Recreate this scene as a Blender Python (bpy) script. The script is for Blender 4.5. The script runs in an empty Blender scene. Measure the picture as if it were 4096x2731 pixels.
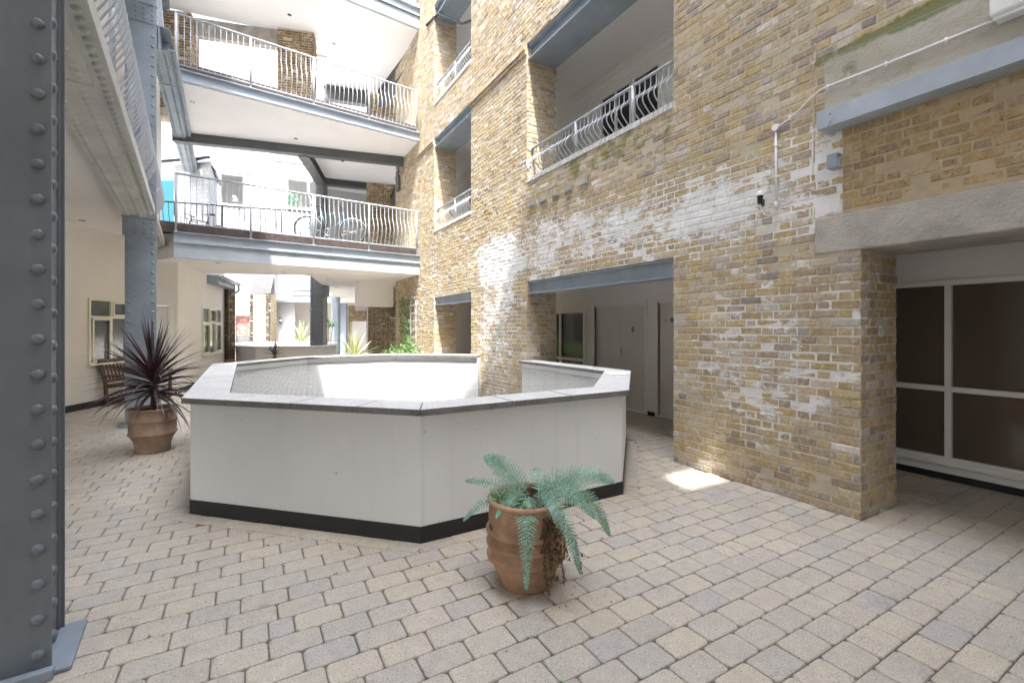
import bpy, math, random
from mathutils import Vector, Matrix
R = math.radians
sc = bpy.context.scene
# ------------------------------------------------------------------ camera, sky, sun, exposure
YAW = math.atan(1063 / 1838.)
cam_d = bpy.data.cameras.new("camera")
cam_d.sensor_width = 36.0
cam_d.lens = 36.0 * 1838. / 4096.
cam_d.shift_y = -0.01404
cam_d.clip_start = 0.05
cam_d.clip_end = 900
cam = bpy.data.objects.new("camera", cam_d)
sc.collection.objects.link(cam)
cam.location = (0, 0, 1.6)
cam.rotation_euler = (R(90), 0, -YAW)
sc.camera = cam
SUN = Vector((0.33, 1.0, -2.0)).normalized()
world = bpy.data.worlds.new("World")
sc.world = world
world.use_nodes = True
wn = world.node_tree
bg = wn.nodes['Background']
sky = wn.nodes.new('ShaderNodeTexSky')
sky.sky_type = 'NISHITA'
sky.sun_disc = False
sky.sun_elevation = math.asin(-SUN.z)
sky.sun_rotation = math.atan2(-SUN.x, -SUN.y)
sky.air_density = 2.0
sky.dust_density = 10.0
sky.ozone_density = 5.0
hs = wn.nodes.new('ShaderNodeHueSaturation')
hs.inputs['Saturation'].default_value = 0.5
wn.links.new(sky.outputs[0], hs.inputs['Color'])
tint = wn.nodes.new('ShaderNodeMix'); tint.data_type = 'RGBA'; tint.blend_type = 'MULTIPLY'
tint.inputs[0].default_value = 1.0
tint.inputs[7].default_value = (0.93, 0.975, 1.08, 1)
wn.links.new(hs.outputs[0], tint.inputs[6])
wn.links.new(tint.outputs[2], bg.inputs[0])
bg.inputs[1].default_value = 0.15
sun_d = bpy.data.lights.new("sun", 'SUN')
sun_d.energy = 2.0
sun_d.angle = R(0.5)
sun_d.color = (1.0, 0.96, 0.89)
sun = bpy.data.objects.new("sun", sun_d)
sc.collection.objects.link(sun)
sun.rotation_euler = SUN.to_track_quat('-Z', 'Y').to_euler()
sc.view_settings.view_transform = 'Standard'
sc.view_settings.look = 'None'
sc.view_settings.exposure = 2.62
sc.view_settings.gamma = 1.0
sc.cycles.use_denoising = True
sc.cycles.max_bounces = 12
sc.cycles.diffuse_bounces = 8
sc.cycles.glossy_bounces = 4
sc.cycles.sample_clamp_indirect = 10

# ------------------------------------------------------------------ materials
class NT:
    def __init__(s, name):
        m = bpy.data.materials.new(name); m.use_nodes = True
        s.m = m; s.t = m.node_tree; s.b = s.t.nodes['Principled BSDF']
        s.pos = s.n('ShaderNodeNewGeometry')
    def n(s, typ, **kw):
        nd = s.t.nodes.new(typ)
        for k, v in kw.items(): setattr(nd, k, v)
        return nd
    def lk(s, a, b): s.t.links.new(a, b)
    def put(s, v, inp):
        if isinstance(v, bpy.types.NodeSocket): s.lk(v, inp)
        elif isinstance(v, (tuple, list)) and len(v) == 3 and inp.type == 'RGBA': inp.default_value = (*v, 1)
        else: inp.default_value = v
    def math(s, op, a, b=0.0, c=None, clamp=False):
        nd = s.n('ShaderNodeMath', operation=op, use_clamp=clamp)
        s.put(a, nd.inputs[0]); s.put(b, nd.inputs[1])
        if c is not None: s.put(c, nd.inputs[2])
        return nd.outputs[0]
    def noise(s, scale, detail=4, rough=.55, vec=None, dist=0.0, out=0):
        nd = s.n('ShaderNodeTexNoise'); nd.inputs['Scale'].default_value = scale
        nd.inputs['Detail'].default_value = detail; nd.inputs['Roughness'].default_value = rough
        nd.inputs['Distortion'].default_value = dist
        s.lk(vec if vec else s.pos.outputs['Position'], nd.inputs['Vector'])
        return nd.outputs[out]
    def scaled(s, v):
        nd = s.n('ShaderNodeMapping'); nd.inputs['Scale'].default_value = v
        s.lk(s.pos.outputs['Position'], nd.inputs['Vector']); return nd.outputs[0]
    def rng(s, v, a, b, c=0.0, d=1.0, smooth=True):
        nd = s.n('ShaderNodeMapRange'); nd.interpolation_type = 'SMOOTHSTEP' if smooth else 'LINEAR'
        s.put(v, nd.inputs[0]); nd.inputs[1].default_value = a; nd.inputs[2].default_value = b
        nd.inputs[3].default_value = c; nd.inputs[4].default_value = d
        return nd.outputs[0]
    def mix(s, f, a, b, blend='MIX'):
        nd = s.n('ShaderNodeMix', data_type='RGBA', blend_type=blend)
        s.put(f, nd.inputs[0]); s.put(a, nd.inputs[6]); s.put(b, nd.inputs[7])
        return nd.outputs[2]
    def ramp(s, f, stops, interp='LINEAR'):
        nd = s.n('ShaderNodeValToRGB'); cr = nd.color_ramp; cr.interpolation = interp
        while len(cr.elements) < len(stops): cr.elements.new(.5)
        for e, (p, c) in zip(cr.elements, stops): e.position = p; e.color = (*c, 1)
        s.put(f, nd.inputs[0]); return nd.outputs[0]
    def sep(s):
        nd = s.n('ShaderNodeSeparateXYZ'); s.lk(s.pos.outputs['Position'], nd.inputs[0]); return nd.outputs
    def bump(s, h, strength=.5, dist=.01):
        nd = s.n('ShaderNodeBump'); nd.inputs['Strength'].default_value = strength
        nd.inputs['Distance'].default_value = dist; s.lk(h, nd.inputs['Height'])
        s.lk(nd.outputs[0], s.b.inputs['Normal'])
    def base(s, c): s.put(c, s.b.inputs['Base Color'])
    def rough(s, r): s.put(r, s.b.inputs['Roughness'])
    def spec(s, v): s.b.inputs['Specular IOR Level'].default_value = v

def simple(name, col, rough=.6, var=.12, vscale=3., bscale=60., bstr=.15, bdist=.004, metal=0., spec=.5, speck=0.):
    n = NT(name)
    f = n.noise(vscale, 5, .6)
    dk = tuple(c * (1 - var) for c in col); lt = tuple(min(1, c * (1 + var)) for c in col)
    c = n.ramp(f, [(.3, dk), (.7, lt)])
    if speck:
        g = n.noise(190, 2, .5)
        c = n.mix(n.rng(g, .56, .64), c, tuple(min(1, x * (1 + speck)) for x in col))
        g2 = n.noise(150, 2, .5, vec=n.scaled((1.3, 1.1, 1.2)))
        c = n.mix(n.rng(g2, .58, .66), c, tuple(x * (1 - speck * .7) for x in col))
    n.base(c); n.rough(rough); n.b.inputs['Metallic'].default_value = metal; n.spec(spec)
    if bstr: n.bump(n.noise(bscale, 4, .6), bstr, bdist)
    return n.m

def lime(n, col, amount=0.0):
    """old limewash left on the brickwork: patches with a shape of their own"""
    xyz = n.sep()
    f = n.noise(1.25, 9, .72, dist=.3)
    f2 = n.noise(6.0, 7, .75, vec=n.scaled((1, 1, 2.4)))
    f = n.math('MULTIPLY_ADD', f2, .75, n.math('MULTIPLY', f, .62))
    def blob(c, s, amp):
        m = n.n('ShaderNodeMapping'); m.inputs['Location'].default_value = tuple(-a / b for a, b in zip(c, s))
        m.inputs['Scale'].default_value = tuple(1 / b for b in s)
        n.lk(n.pos.outputs['Position'], m.inputs['Vector'])
        v = n.n('ShaderNodeVectorMath', operation='LENGTH'); n.lk(m.outputs[0], v.inputs[0])
        return n.rng(v.outputs['Value'], .35, 1.15, amp, 0.0)
    bias = n.math('ADD', blob((4.4, 6.0, 2.98), (1, 4.8, .66), .30), blob((4.4, 8.3, 1.9), (1, 1.1, 2.1), .28))
    bias = n.math('ADD', bias, blob((4.4, 2.75, 1.25), (1, 1.0, 1.0), .25))
    bias = n.math('ADD', bias, blob((4.4, 2.9, 2.75), (1, 1.2, .6), .17))
    bias = n.math('ADD', bias, blob((4.4, 12.6, 2.6), (1, 1.6, 1.6), .16))
    bias = n.math('ADD', bias, blob((4.4, 11.0, 7.0), (1, 1.6, .8), .10))
    bias = n.math('ADD', bias, amount)
    m = n.rng(n.math('ADD', f, bias), .89, .95)
    wc = n.ramp(n.noise(5, 4), [(.3, (.66, .66, .65)), (.7, (.82, .81, .79))])
    c = n.mix(m, col, wc)
    # moss under the sill and on the ledge
    g = n.noise(4.5, 6, .7)
    mo = n.math('ADD', blob((4.4, 4.9, 4.05), (1, 1.6, .28), .16), blob((4.4, 1.2, 3.95), (1, 1.5, .09), .34))
    c = n.mix(n.math('MULTIPLY', n.rng(n.math('ADD', g, mo), .60, .76), .75), c, (.13, .16, .045))
    return c, m

def brick_mat(name, stops, limed=True, amount=0.0, smear=.6, sc_=((.44, .37, .27), (.60, .53, .42))):
    n = NT(name)
    isl = n.pos.outputs['Random Per Island']
    c = n.ramp(isl, stops)
    v = n.noise(28, 5, .65)
    c = n.mix(.55, c, n.ramp(v, [(.3, (.55, .52, .5)), (.7, (1.25, 1.22, 1.18))]), 'MULTIPLY')
    big = n.noise(.9, 4, .6)
    c = n.mix(.5, c, n.ramp(big, [(.3, (.72, .70, .68)), (.65, (1.12, 1.1, 1.06))]), 'MULTIPLY')
    pit = n.noise(52, 4, .65)
    pm = n.rng(pit, .60, .70)
    c = n.mix(n.math('MULTIPLY', pm, .7), c, (.09, .075, .06))
    if limed:      # old mortar smeared over the faces
        sm = n.noise(8.5, 7, .72)
        c = n.mix(n.rng(sm, .50, .62, 0, smear), c, n.ramp(n.noise(17, 4), [(.3, sc_[0]), (.7, sc_[1])]))
    m = None
    if limed: c, m = lime(n, c, amount)
    n.base(c); n.rough(.92); n.spec(.2)
    h = n.math('MULTIPLY_ADD', pm, -.8, n.noise(34, 5, .7))
    n.bump(h, 1.0, .009)
    return n.m

STOCK = [(0, (.48, .39, .25)), (.10, (.54, .43, .25)), (.20, (.41, .33, .22)), (.30, (.58, .50, .35)), (.38, (.52, .40, .20)), (.46, (.36, .285, .22)),
         (.55, (.60, .53, .40)), (.64, (.45, .37, .26)), (.72, (.54, .42, .22)), (.80, (.37, .295, .25)), (.87, (.62, .56, .46)), (.93, (.30, .265, .25)), (1, (.76, .74, .70))]
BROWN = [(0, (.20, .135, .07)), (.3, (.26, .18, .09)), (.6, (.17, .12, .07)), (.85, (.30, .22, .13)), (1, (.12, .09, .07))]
BLUEB = [(0, (.035, .036, .042)), (.6, (.06, .058, .06)), (1, (.09, .08, .075))]
M = {}
M['brick'] = brick_mat('yellow stock brick', STOCK, True, -.045)
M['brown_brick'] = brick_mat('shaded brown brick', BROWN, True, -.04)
M['smeared_brick'] = brick_mat('smeared tan brickwork', [(0, (.37, .28, .17)), (.4, (.46, .34, .17)), (.7, (.34, .26, .18)), (.9, (.50, .40, .27)), (1, (.22, .16, .16))], True, -.25, .9, ((.36, .285, .18), (.47, .385, .26)))
M['blue_brick'] = brick_mat('black engineering brick', BLUEB, False)
def mortar(name, col, limed=True):
    n = NT(name)
    c = n.ramp(n.noise(9, 5), [(.3, tuple(x * .8 for x in col)), (.7, col)])
    if limed: c, _ = lime(n, c, .13)
    n.base(c); n.rough(.95); n.spec(.15); n.bump(n.noise(60, 5, .7), .7, .005); return n.m
M['mortar'] = mortar('sandy mortar', (.56, .495, .385))
M['tan_mortar'] = mortar('tan smeared mortar', (.47, .385, .26), False)
M['yellow_mortar'] = mortar('yellow mortar', (.42, .28, .12), False)
def paver():
    n = NT('buff concrete paver')
    c = n.ramp(n.pos.outputs['Random Per Island'], [(0, (.49, .44, .36)), (.2, (.46, .425, .375)), (.4, (.55, .49, .39)), (.6, (.48, .44, .38)), (.8, (.53, .475, .38)), (1, (.44, .415, .385))])
    v = n.noise(14, 5, .6)
    c = n.mix(.5, c, n.ramp(v, [(.3, (.78, .77, .78)), (.7, (1.18, 1.16, 1.12))]), 'MULTIPLY')
    big = n.noise(.7, 3, .6)
    c = n.mix(.5, c, n.ramp(big, [(.35, (.82, .80, .79)), (.65, (1.1, 1.08, 1.05))]), 'MULTIPLY')
    c = n.mix(n.math('MULTIPLY', n.rng(n.noise(120, 3), .57, .66), .7), c, (.70, .66, .58))
    c = n.mix(n.math('MULTIPLY', n.rng(n.noise(95, 3, vec=n.scaled((1.2, 1.1, 1.3))), .57, .67), .8), c, (.17, .16, .165))
    st = n.noise(2.6, 5, .7)
    c = n.mix(n.math('MULTIPLY', n.rng(st, .60, .74), .35), c, (.16, .14, .13))
    n.base(c); n.rough(n.ramp(big, [(.3, (.5,) * 3), (.7, (.8,) * 3)])); n.spec(.4)
    n.bump(n.noise(150, 4, .7), .45, .003); return n.m
M['paver'] = paver()
def paving_sheet():
    n = NT('sand joint bed')
    n.base(n.ramp(n.noise(30, 5), [(.3, (.12, .105, .09)), (.7, (.24, .21, .175))])); n.rough(1); n.bump(n.noise(90, 4), .8, .006); return n.m
M['joint'] = paving_sheet()
M['farpave'] = simple('far paving', (.34, .30, .26), .8, .15, 4)
def render_mat(name, col, streak=.08):
    n = NT(name)
    c = n.ramp(n.noise(1.3, 5, .6), [(.3, tuple(x * .94 for x in col)), (.7, col)])
    s = n.noise(1.0, 6, .65, vec=n.scaled((9, 9, .45)))
    c = n.mix(n.math('MULTIPLY', n.rng(s, .52, .74), streak * 3), c, tuple(x * .78 for x in col))
    sp = n.noise(16, 3, .5)
    c = n.mix(n.math('MULTIPLY', n.rng(sp, .72, .76), .5), c, tuple(x * .5 for x in col))
    n.base(c); n.rough(.85); n.spec(.25); n.bump(n.noise(55, 5, .65), .22, .004); return n.m
M['white'] = render_mat('white masonry paint', (.80, .805, .80), .11)
M['cream'] = render_mat('cream masonry paint', (.80, .775, .725), .05)
M['ceiling'] = render_mat('ceiling paint', (.80, .79, .78), .02)
M['light_grey_wall'] = render_mat('light grey paint', (.48, .48, .48), .03)  # one even light grey, below white, for the far walls
M['grey_wall'] = render_mat('grey white paint', (.80, .79, .77), .03)
def steel(name, col, rust=.0, rough=.42):
    n = NT(name)
    c = n.ramp(n.noise(2.2, 6, .65), [(.3, tuple(x * .82 for x in col)), (.7, tuple(x * 1.12 for x in col))])
    c = n.mix(n.math('MULTIPLY', n.rng(n.noise(6, 6, .7, vec=n.scaled((1, 1, .35))), .60, .75), .35), c, tuple(x * 1.5 for x in col))
    if rust:
        r = n.noise(5.5, 8, .75)
        c = n.mix(n.rng(r, .70 - rust, .73 - rust), c, n.ramp(n.noise(40, 3), [(.3, (.10, .045, .02)), (.7, (.28, .20, .14))]))
    n.base(c); n.rough(n.ramp(n.noise(11, 4), [(.3, (rough - .08,) * 3), (.7, (rough + .16,) * 3)]))
    n.bump(n.math('MULTIPLY_ADD', n.noise(42, 5, .6), .6, n.noise(8, 4, .6)), .38, .006); return n.m
M['steel'] = steel('blue grey painted steel', (.255, .30, .345), .005)
M['steel_light'] = steel('pale weathered painted steel', (.50, .505, .475), .04, .5)
M['steel_near_shaded'] = steel('shade darkened painted steel', (.165, .185, .205), .015)  # blue grey steel again, the near column's shade put into its colour
M['steel_dark'] = steel('dark grey painted steel', (.115, .12, .122))
M['rail'] = simple('light grey rail paint', (.42, .45, .48), .38, .06, 5, 30, .06)
M['rail_dark'] = simple('dark grey rail paint', (.12, .125, .13), .4, .06)
M['fascia'] = steel('light blue grey fascia paint', (.38, .43, .485))
M['concrete'] = simple('board marked concrete', (.40, .375, .335), .92, .22, 4, 38, .9, .012)
def patch():
    n = NT('patched render')
    c = n.ramp(n.noise(2.1, 7, .7), [(.3, (.30, .265, .19)), (.5, (.42, .39, .32)), (.7, (.36, .34, .27))])
    c = n.mix(n.math('MULTIPLY', n.rng(n.noise(1.4, 6, .7, vec=n.scaled((1, 1, 2.5))), .50, .58), .5), c, (.50, .48, .42))
    c, _ = lime(n, c, -1.0)
    n.base(c); n.rough(.95); n.bump(n.noise(22, 6, .7), .9, .014); return n.m
M['patch'] = patch()
M['coping'] = simple('exposed aggregate coping', (.58, .575, .56), .85, .12, 2.5, 120, .5, .004, speck=.55)
M['coping_edge'] = simple('shade toned coping edge', (.17, .165, .155), .92, .3, 8, 90, .9, .006, speck=.8)  # speckle is the stone's; side-face shade is put into the dark tone
M['black'] = simple('black bitumen paint', (.018, .017, .018), .55, .2, 6, 80, .3)
M['terracotta'] = simple('terracotta', (.37, .225, .135), .82, .42, 4.5, 60, .35)
M['old_terracotta'] = simple('limescaled terracotta', (.33, .225, .16), .88, .3, 6, 60, .35)
M['soil'] = simple('soil', (.035, .025, .018), 1, .4, 30, 60, 1, .02)
M['wood'] = simple('dark oiled teak', (.11, .06, .038), .55, .35, 9, 80, .2)
M['deck'] = simple('brown ribbed decking', (.115, .085, .075), .7, .25, 8)
M['pane'] = simple('window glass', (.045, .05, .05), .06, .1, 2, 0, 0, spec=.8)
M['pane_pale'] = simple('window glass with net behind', (.17, .19, .19), .08, .25, 1.2, 0, 0, spec=.8)
def brown_glass():
    n = NT('bronze tinted glass')
    n.base((.11, .086, .07)); n.rough(.09); n.spec(.75); return n.m
M['bronze'] = brown_glass()
M['frame'] = simple('white window frame paint', (.78, .77, .74), .45, .04, 4, 0, 0)
M['frame_cream'] = simple('cream window frame paint', (.76, .73, .62), .45, .05, 4, 0, 0)
M['door'] = simple('pale grey door paint', (.66, .64, .60), .45, .04, 2, 0, 0)
M['plastic'] = simple('white plastic', (.78, .78, .77), .35, .03, 4, 0, 0)
M['black_plastic'] = simple('black plastic', (.015, .015, .017), .25, .1, 4, 0, 0)
M['chrome'] = simple('brushed metal', (.55, .55, .54), .3, .05, 4, 0, 0, metal=1)
M['teal'] = simple('turquoise paint', (.02, .13, .18), .5, .05)
M['slate'] = simple('grey roof tiles', (.10, .10, .10), .8, .25, 9)
M['net'] = simple('black netting cord', (.03, .03, .03), .8, .1)
M['rubber'] = simple('tyre rubber', (.03, .03, .03), .7, .1)
M['bike_blue'] = simple('blue bicycle paint', (.07, .13, .18), .3, .05)
M['bike_black'] = simple('black bicycle paint', (.02, .02, .022), .3, .05)
M['saddle'] = simple('brown leather', (.05, .025, .018), .5, .1)
M['yellow'] = simple('yellow sign', (.85, .55, .02), .5, .02, 4, 0, 0)
M['blue'] = simple('blue sign', (.02, .12, .42), .5, .02, 4, 0, 0)
M['ink'] = simple('dark lettering', (.03, .03, .035), .4, .05, 4, 0, 0)
M['sign_white'] = simple('white lettering', (.8, .8, .8), .5, .02, 4, 0, 0)
M['whitebrick'] = None
def painted_brick():
    n = NT('white painted brick')
    tc = n.n('ShaderNodeTexCoord')
    b = n.n('ShaderNodeTexBrick'); b.inputs['Scale'].default_value = 1
    mp = n.n('ShaderNodeMapping'); n.lk(tc.outputs['Object'], mp.inputs['Vector'])
    mp.inputs['Rotation'].default_value = (R(90), 0, 0)
    n.lk(mp.outputs[0], b.inputs['Vector'])
    b.inputs['Color1'].default_value = (.42, .43, .44, 1); b.inputs['Color2'].default_value = (.38, .39, .40, 1)
    b.inputs['Mortar'].default_value = (.27, .28, .30, 1)
    b.inputs['Brick Width'].default_value = .45; b.inputs['Row Height'].default_value = .15; b.inputs['Mortar Size'].default_value = .012
    n.base(b.outputs[0]); n.rough(.8); n.bump(b.outputs['Fac'], -.5, .01); return n.m
M['whitebrick'] = painted_brick()
def leafmat(name, stops, rough=.45, trans=.0):
    n = NT(name)
    n.base(n.mix(.8, n.ramp(n.pos.outputs['Random Per Island'], stops), n.ramp(n.noise(11, 3), [(.3, (.55, .68, .42)), (.5, (.9, .95, .85)), (.7, (1.25, 1.2, 1.25))]), 'MULTIPLY'))
    n.rough(rough); n.spec(.45)
    if trans:
        n.b.inputs['Subsurface Weight'].default_value = 0
        n.b.inputs['Transmission Weight'].default_value = 0
    return n.m
M['purple_leaf'] = leafmat('purple cordyline leaf', [(0, (.045, .022, .028)), (.5, (.085, .04, .045)), (.8, (.12, .08, .10)), (1, (.16, .13, .16))], .35)
M['varieg_leaf'] = leafmat('cream striped yucca leaf', [(0, (.34, .40, .16)), (.5, (.55, .58, .32)), (1, (.70, .70, .45))], .4)
M['fern'] = leafmat('blue green fern', [(0, (.10, .20, .12)), (.4, (.19, .32, .25)), (.8, (.26, .41, .34)), (1, (.36, .50, .43))], .5)
M['fern_dead'] = leafmat('withered fern', [(0, (.07, .035, .018)), (1, (.16, .09, .05))], .8)
M['green'] = leafmat('fresh green leaf', [(0, (.05, .14, .03)), (.6, (.10, .25, .06)), (1, (.2, .36, .12))], .5)
M['bark'] = simple('brown stem', (.12, .085, .06), .9, .3, 20, 60, .6)

# ------------------------------------------------------------------ mesh builder and tagging
class MB:
    def __init__(s): s.v = []; s.f = []; s.mi = []; s.smooth = []
    def add(s, vs, fs, mi=0, sm=False):
        b = len(s.v); s.v.extend([tuple(v) for v in vs])
        for f in fs: s.f.append(tuple(b + i for i in f)); s.mi.append(mi); s.smooth.append(sm)
    def box(s, a, b, mi=0, F=None):
        x0, y0, z0 = a; x1, y1, z1 = b
        if x0 > x1: x0, x1 = x1, x0
        if y0 > y1: y0, y1 = y1, y0
        if z0 > z1: z0, z1 = z1, z0
        vs = [(x0, y0, z0), (x1, y0, z0), (x1, y1, z0), (x0, y1, z0), (x0, y0, z1), (x1, y0, z1), (x1, y1, z1), (x0, y1, z1)]
        if F is not None: vs = [F @ Vector(v) for v in vs]
        s.add(vs, [(0, 3, 2, 1), (4, 5, 6, 7), (0, 1, 5, 4), (1, 2, 6, 5), (2, 3, 7, 6), (3, 0, 4, 7)], mi)
        return s
    def prism(s, poly, z0, z1, mi=0, top=True, bot=True):
        n = len(poly); ar = sum(poly[i][0] * poly[(i + 1) % n][1] - poly[(i + 1) % n][0] * poly[i][1] for i in range(n))
        if ar < 0: poly = poly[::-1]
        vs = [(p[0], p[1], z0) for p in poly] + [(p[0], p[1], z1) for p in poly]
        fs = [(i, (i + 1) % n, n + (i + 1) % n, n + i) for i in range(n)]
        if top: fs.append(tuple(range(n, 2 * n)))
        if bot: fs.append(tuple(range(n - 1, -1, -1)))
        s.add(vs, fs, mi); return s
    def extrude(s, prof, p0, p1, xdir, updir=(0, 0, 1), mi=0):
        """profile [(a,b)] in (xdir, up) swept from p0 to p1"""
        p0 = Vector(p0); p1 = Vector(p1); xd = Vector(xdir); up = Vector(updir); n = len(prof)
        vs = [p0 + xd * a + up * b for a, b in prof] + [p1 + xd * a + up * b for a, b in prof]
        fs = [(i, (i + 1) % n, n + (i + 1) % n, n + i) for i in range(n)] + [tuple(range(n - 1, -1, -1)), tuple(range(n, 2 * n))]
        s.add(vs, fs, mi); return s
    def tube(s, pts, r, k=8, mi=0, caps=True, closed=False):
        pts = [Vector(p) for p in pts]; n = len(pts); ring = []
        rr = r if isinstance(r, (list, tuple)) else [r] * n
        prev = None; vs = []
        for i, p in enumerate(pts):
            if closed: t = pts[(i + 1) % n] - pts[i - 1]
            else: t = pts[min(i + 1, n - 1)] - pts[max(i - 1, 0)]
            t.normalize()
            if prev is None:
                a = t.cross(Vector((0, 0, 1)))
                if a.length < .05: a = t.cross(Vector((1, 0, 0)))
            else: a = prev - t * prev.dot(t)
            a.normalize(); b = t.cross(a); prev = a
            for j in range(k):
                q = 2 * math.pi * j / k; vs.append(p + (a * math.cos(q) + b * math.sin(q)) * rr[i])
        fs = []
        for i in range(n if closed else n - 1):
            i2 = (i + 1) % n
            for j in range(k):
                j2 = (j + 1) % k; fs.append((i * k + j, i * k + j2, i2 * k + j2, i2 * k + j))
        if caps and not closed: fs += [tuple(range(k - 1, -1, -1)), tuple((n - 1) * k + j for j in range(k))]
        s.add(vs, fs, mi, True); return s
    def lathe(s, prof, c=(0, 0, 0), k=40, mi=0):
        vs = []; n = len(prof)
        for r, z in prof:
            for j in range(k):
                q = 2 * math.pi * j / k; vs.append((c[0] + r * math.cos(q), c[1] + r * math.sin(q), c[2] + z))
        fs = [(i * k + j, i * k + (j + 1) % k, (i + 1) * k + (j + 1) % k, (i + 1) * k + j) for i in range(n - 1) for j in range(k)]
        s.add(vs, fs, mi, True); return s
    def disc(s, c, r, nrm=(0, 0, 1), k=16, mi=0, h=0.0):
        nrm = Vector(nrm).normalized(); a = nrm.orthogonal().normalized(); b = nrm.cross(a); c = Vector(c)
        vs = [c + (a * math.cos(2 * math.pi * j / k) + b * math.sin(2 * math.pi * j / k)) * r for j in range(k)]
        if h:
            vs2 = [v + nrm * h for v in vs]
            s.add(vs + vs2, [(j, (j + 1) % k, k + (j + 1) % k, k + j) for j in range(k)] + [tuple(range(k, 2 * k))], mi)
        else: s.add(vs, [tuple(range(k))], mi)
        return s
    def rivet(s, c, nrm, r=.02, mi=0):
        nrm = Vector(nrm).normalized(); a = nrm.orthogonal().normalized(); b = nrm.cross(a); c = Vector(c); k = 10
        vs = []; 
        for rr, h in ((1, 0), (.9, .38), (.55, .68)):
            for j in range(k):
                q = 2 * math.pi * j / k; vs.append(c + (a * math.cos(q) + b * math.sin(q)) * r * rr + nrm * (h * r))
        vs.append(c + nrm * r * .78)
        fs = [(i * k + j, i * k + (j + 1) % k, (i + 1) * k + (j + 1) % k, (i + 1) * k + j) for i in range(2) for j in range(k)]
        fs += [(2 * k + j, 2 * k + (j + 1) % k, 3 * k) for j in range(k)]
        s.add(vs, fs, mi, True); return s
    def build(s, name, mats, parent=None, bevel=0.0, inv=None):
        me = bpy.data.meshes.new(name); vs = s.v
        if parent is not None:
            Mi = wmat(parent).inverted()
            vs = [Mi @ Vector(v) for v in vs]
        me.from_pydata([tuple(v) for v in vs], [], s.f)
        if not isinstance(mats, (list, tuple)): mats = [mats]
        for m in mats: me.materials.append(m if isinstance(m, bpy.types.Material) else M[m])
        me.polygons.foreach_set('material_index', s.mi)
        me.polygons.foreach_set('use_smooth', s.smooth)
        me.update()
        o = bpy.data.objects.new(name, me); sc.collection.objects.link(o)
        if parent is not None: o.parent = parent
        if bevel:
            md = o.modifiers.new('bevel', 'BEVEL'); md.width = bevel; md.segments = 2; md.limit_method = 'ANGLE'
        return o

def tag(o, label=None, cat=None, group=None, kind=None):
    if label: o['label'] = label
    if cat: o['category'] = cat
    if group: o['group'] = group
    if kind: o['kind'] = kind
    return o
MATS = {}
def wmat(o):
    while o.parent is not None: o = o.parent
    return MATS.get(o.name, Matrix.Identity(4))
def thing(name, loc, label, cat, group=None, rz=0.0):
    o = bpy.data.objects.new(name, None); sc.collection.objects.link(o); o.empty_display_size = .2
    o.location = loc; o.rotation_euler = (0, 0, rz)
    MATS[o.name] = Matrix.Translation(Vector(loc)) @ Matrix.Rotation(rz, 4, 'Z')
    return tag(o, label, cat, group)
def frame(o, rz):
    return Matrix.Translation(Vector(o)) @ Matrix.Rotation(rz, 4, 'Z')
rnd = random.Random(7)
def P(px, depth, z=0.0):
    """a point on the plan, given as a bearing from the camera station (in 4096-wide units) and a depth"""
    r = (px - 2048) / 1838. * depth
    return Vector((math.cos(YAW) * r + math.sin(YAW) * depth, -math.sin(YAW) * r + math.cos(YAW) * depth, z))

# ------------------------------------------------------------------ brickwork
COURSE = .0765
def bricks(mb, O, u, n, U0, U1, Z0, Z1, holes=(), mi=0, jag=.003, bond=0.0, rough=.0025, step=COURSE):
    O = Vector(O); u = Vector(u); n = Vector(n)
    k = int(math.ceil((Z0 - .01) / step)); bh = step - .0115
    while k * step + bh < Z1 + .015:
        z = k * step; zc = z + bh / 2
        iv = [(U0, U1)]
        for h in holes:
            if h[2] - .02 < zc < h[3] + .02:
                nv = []
                for a, b in iv:
                    if h[1] <= a or h[0] >= b: nv.append((a, b)); continue
                    if h[0] > a: nv.append((a, h[0]))
                    if h[1] < b: nv.append((h[1], b))
                iv = nv
        off = (k % 2) * .16875 + bond
        for a, b in iv:
            p = math.floor((a - off) / .3375) * .3375 + off
            while p < b:
                for L in (.2145, .102):
                    s0, s1 = max(p, a), min(p + L, b)
                    if s1 - s0 > .035:
                        end = (s0 <= a + .001 or s1 >= b - .001)
                        pr = .0045 + rnd.gauss(0, rough)
                        j = lambda q: rnd.uniform(-q, q)
                        e0 = rnd.uniform(0, jag) if s0 <= a + .001 else 0; e1 = rnd.uniform(0, jag) if s1 >= b - .001 else 0
                        ring = [(s0 - e0, z), (s1 + e1, z), (s1 + e1, z + bh), (s0 - e0, z + bh)]
                        ring = [(x + j(.005), y + j(.0035)) for x, y in ring]
                        cx = (s0 + s1) / 2; cy = z + bh / 2; vs = []
                        for (x, y) in ring: vs.append(O + u * x + Vector((0, 0, y)) - n * .004)
                        for (x, y) in ring: vs.append(O + u * x + Vector((0, 0, y)) + n * (pr - .0042))
                        for (x, y) in ring:
                            x2 = x + (1 if x < cx else -1) * rnd.uniform(.006, .014); y2 = y + (1 if y < cy else -1) * rnd.uniform(.005, .011)
                            vs.append(O + u * x2 + Vector((0, 0, y2)) + n * (pr + j(.0015)))
                        fs = [(i, (i + 1) % 4, 4 + (i + 1) % 4, 4 + i) for i in range(4)] + [(4 + i, 4 + (i + 1) % 4, 8 + (i + 1) % 4, 8 + i) for i in range(4)] + [(8, 9, 10, 11)]
                        if u.cross(Vector((0, 0, 1))).dot(n) < 0: fs = [f[::-1] for f in fs]
                        mb.add(vs, fs, mi)
                    p += L + .0105
        k += 1
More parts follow.
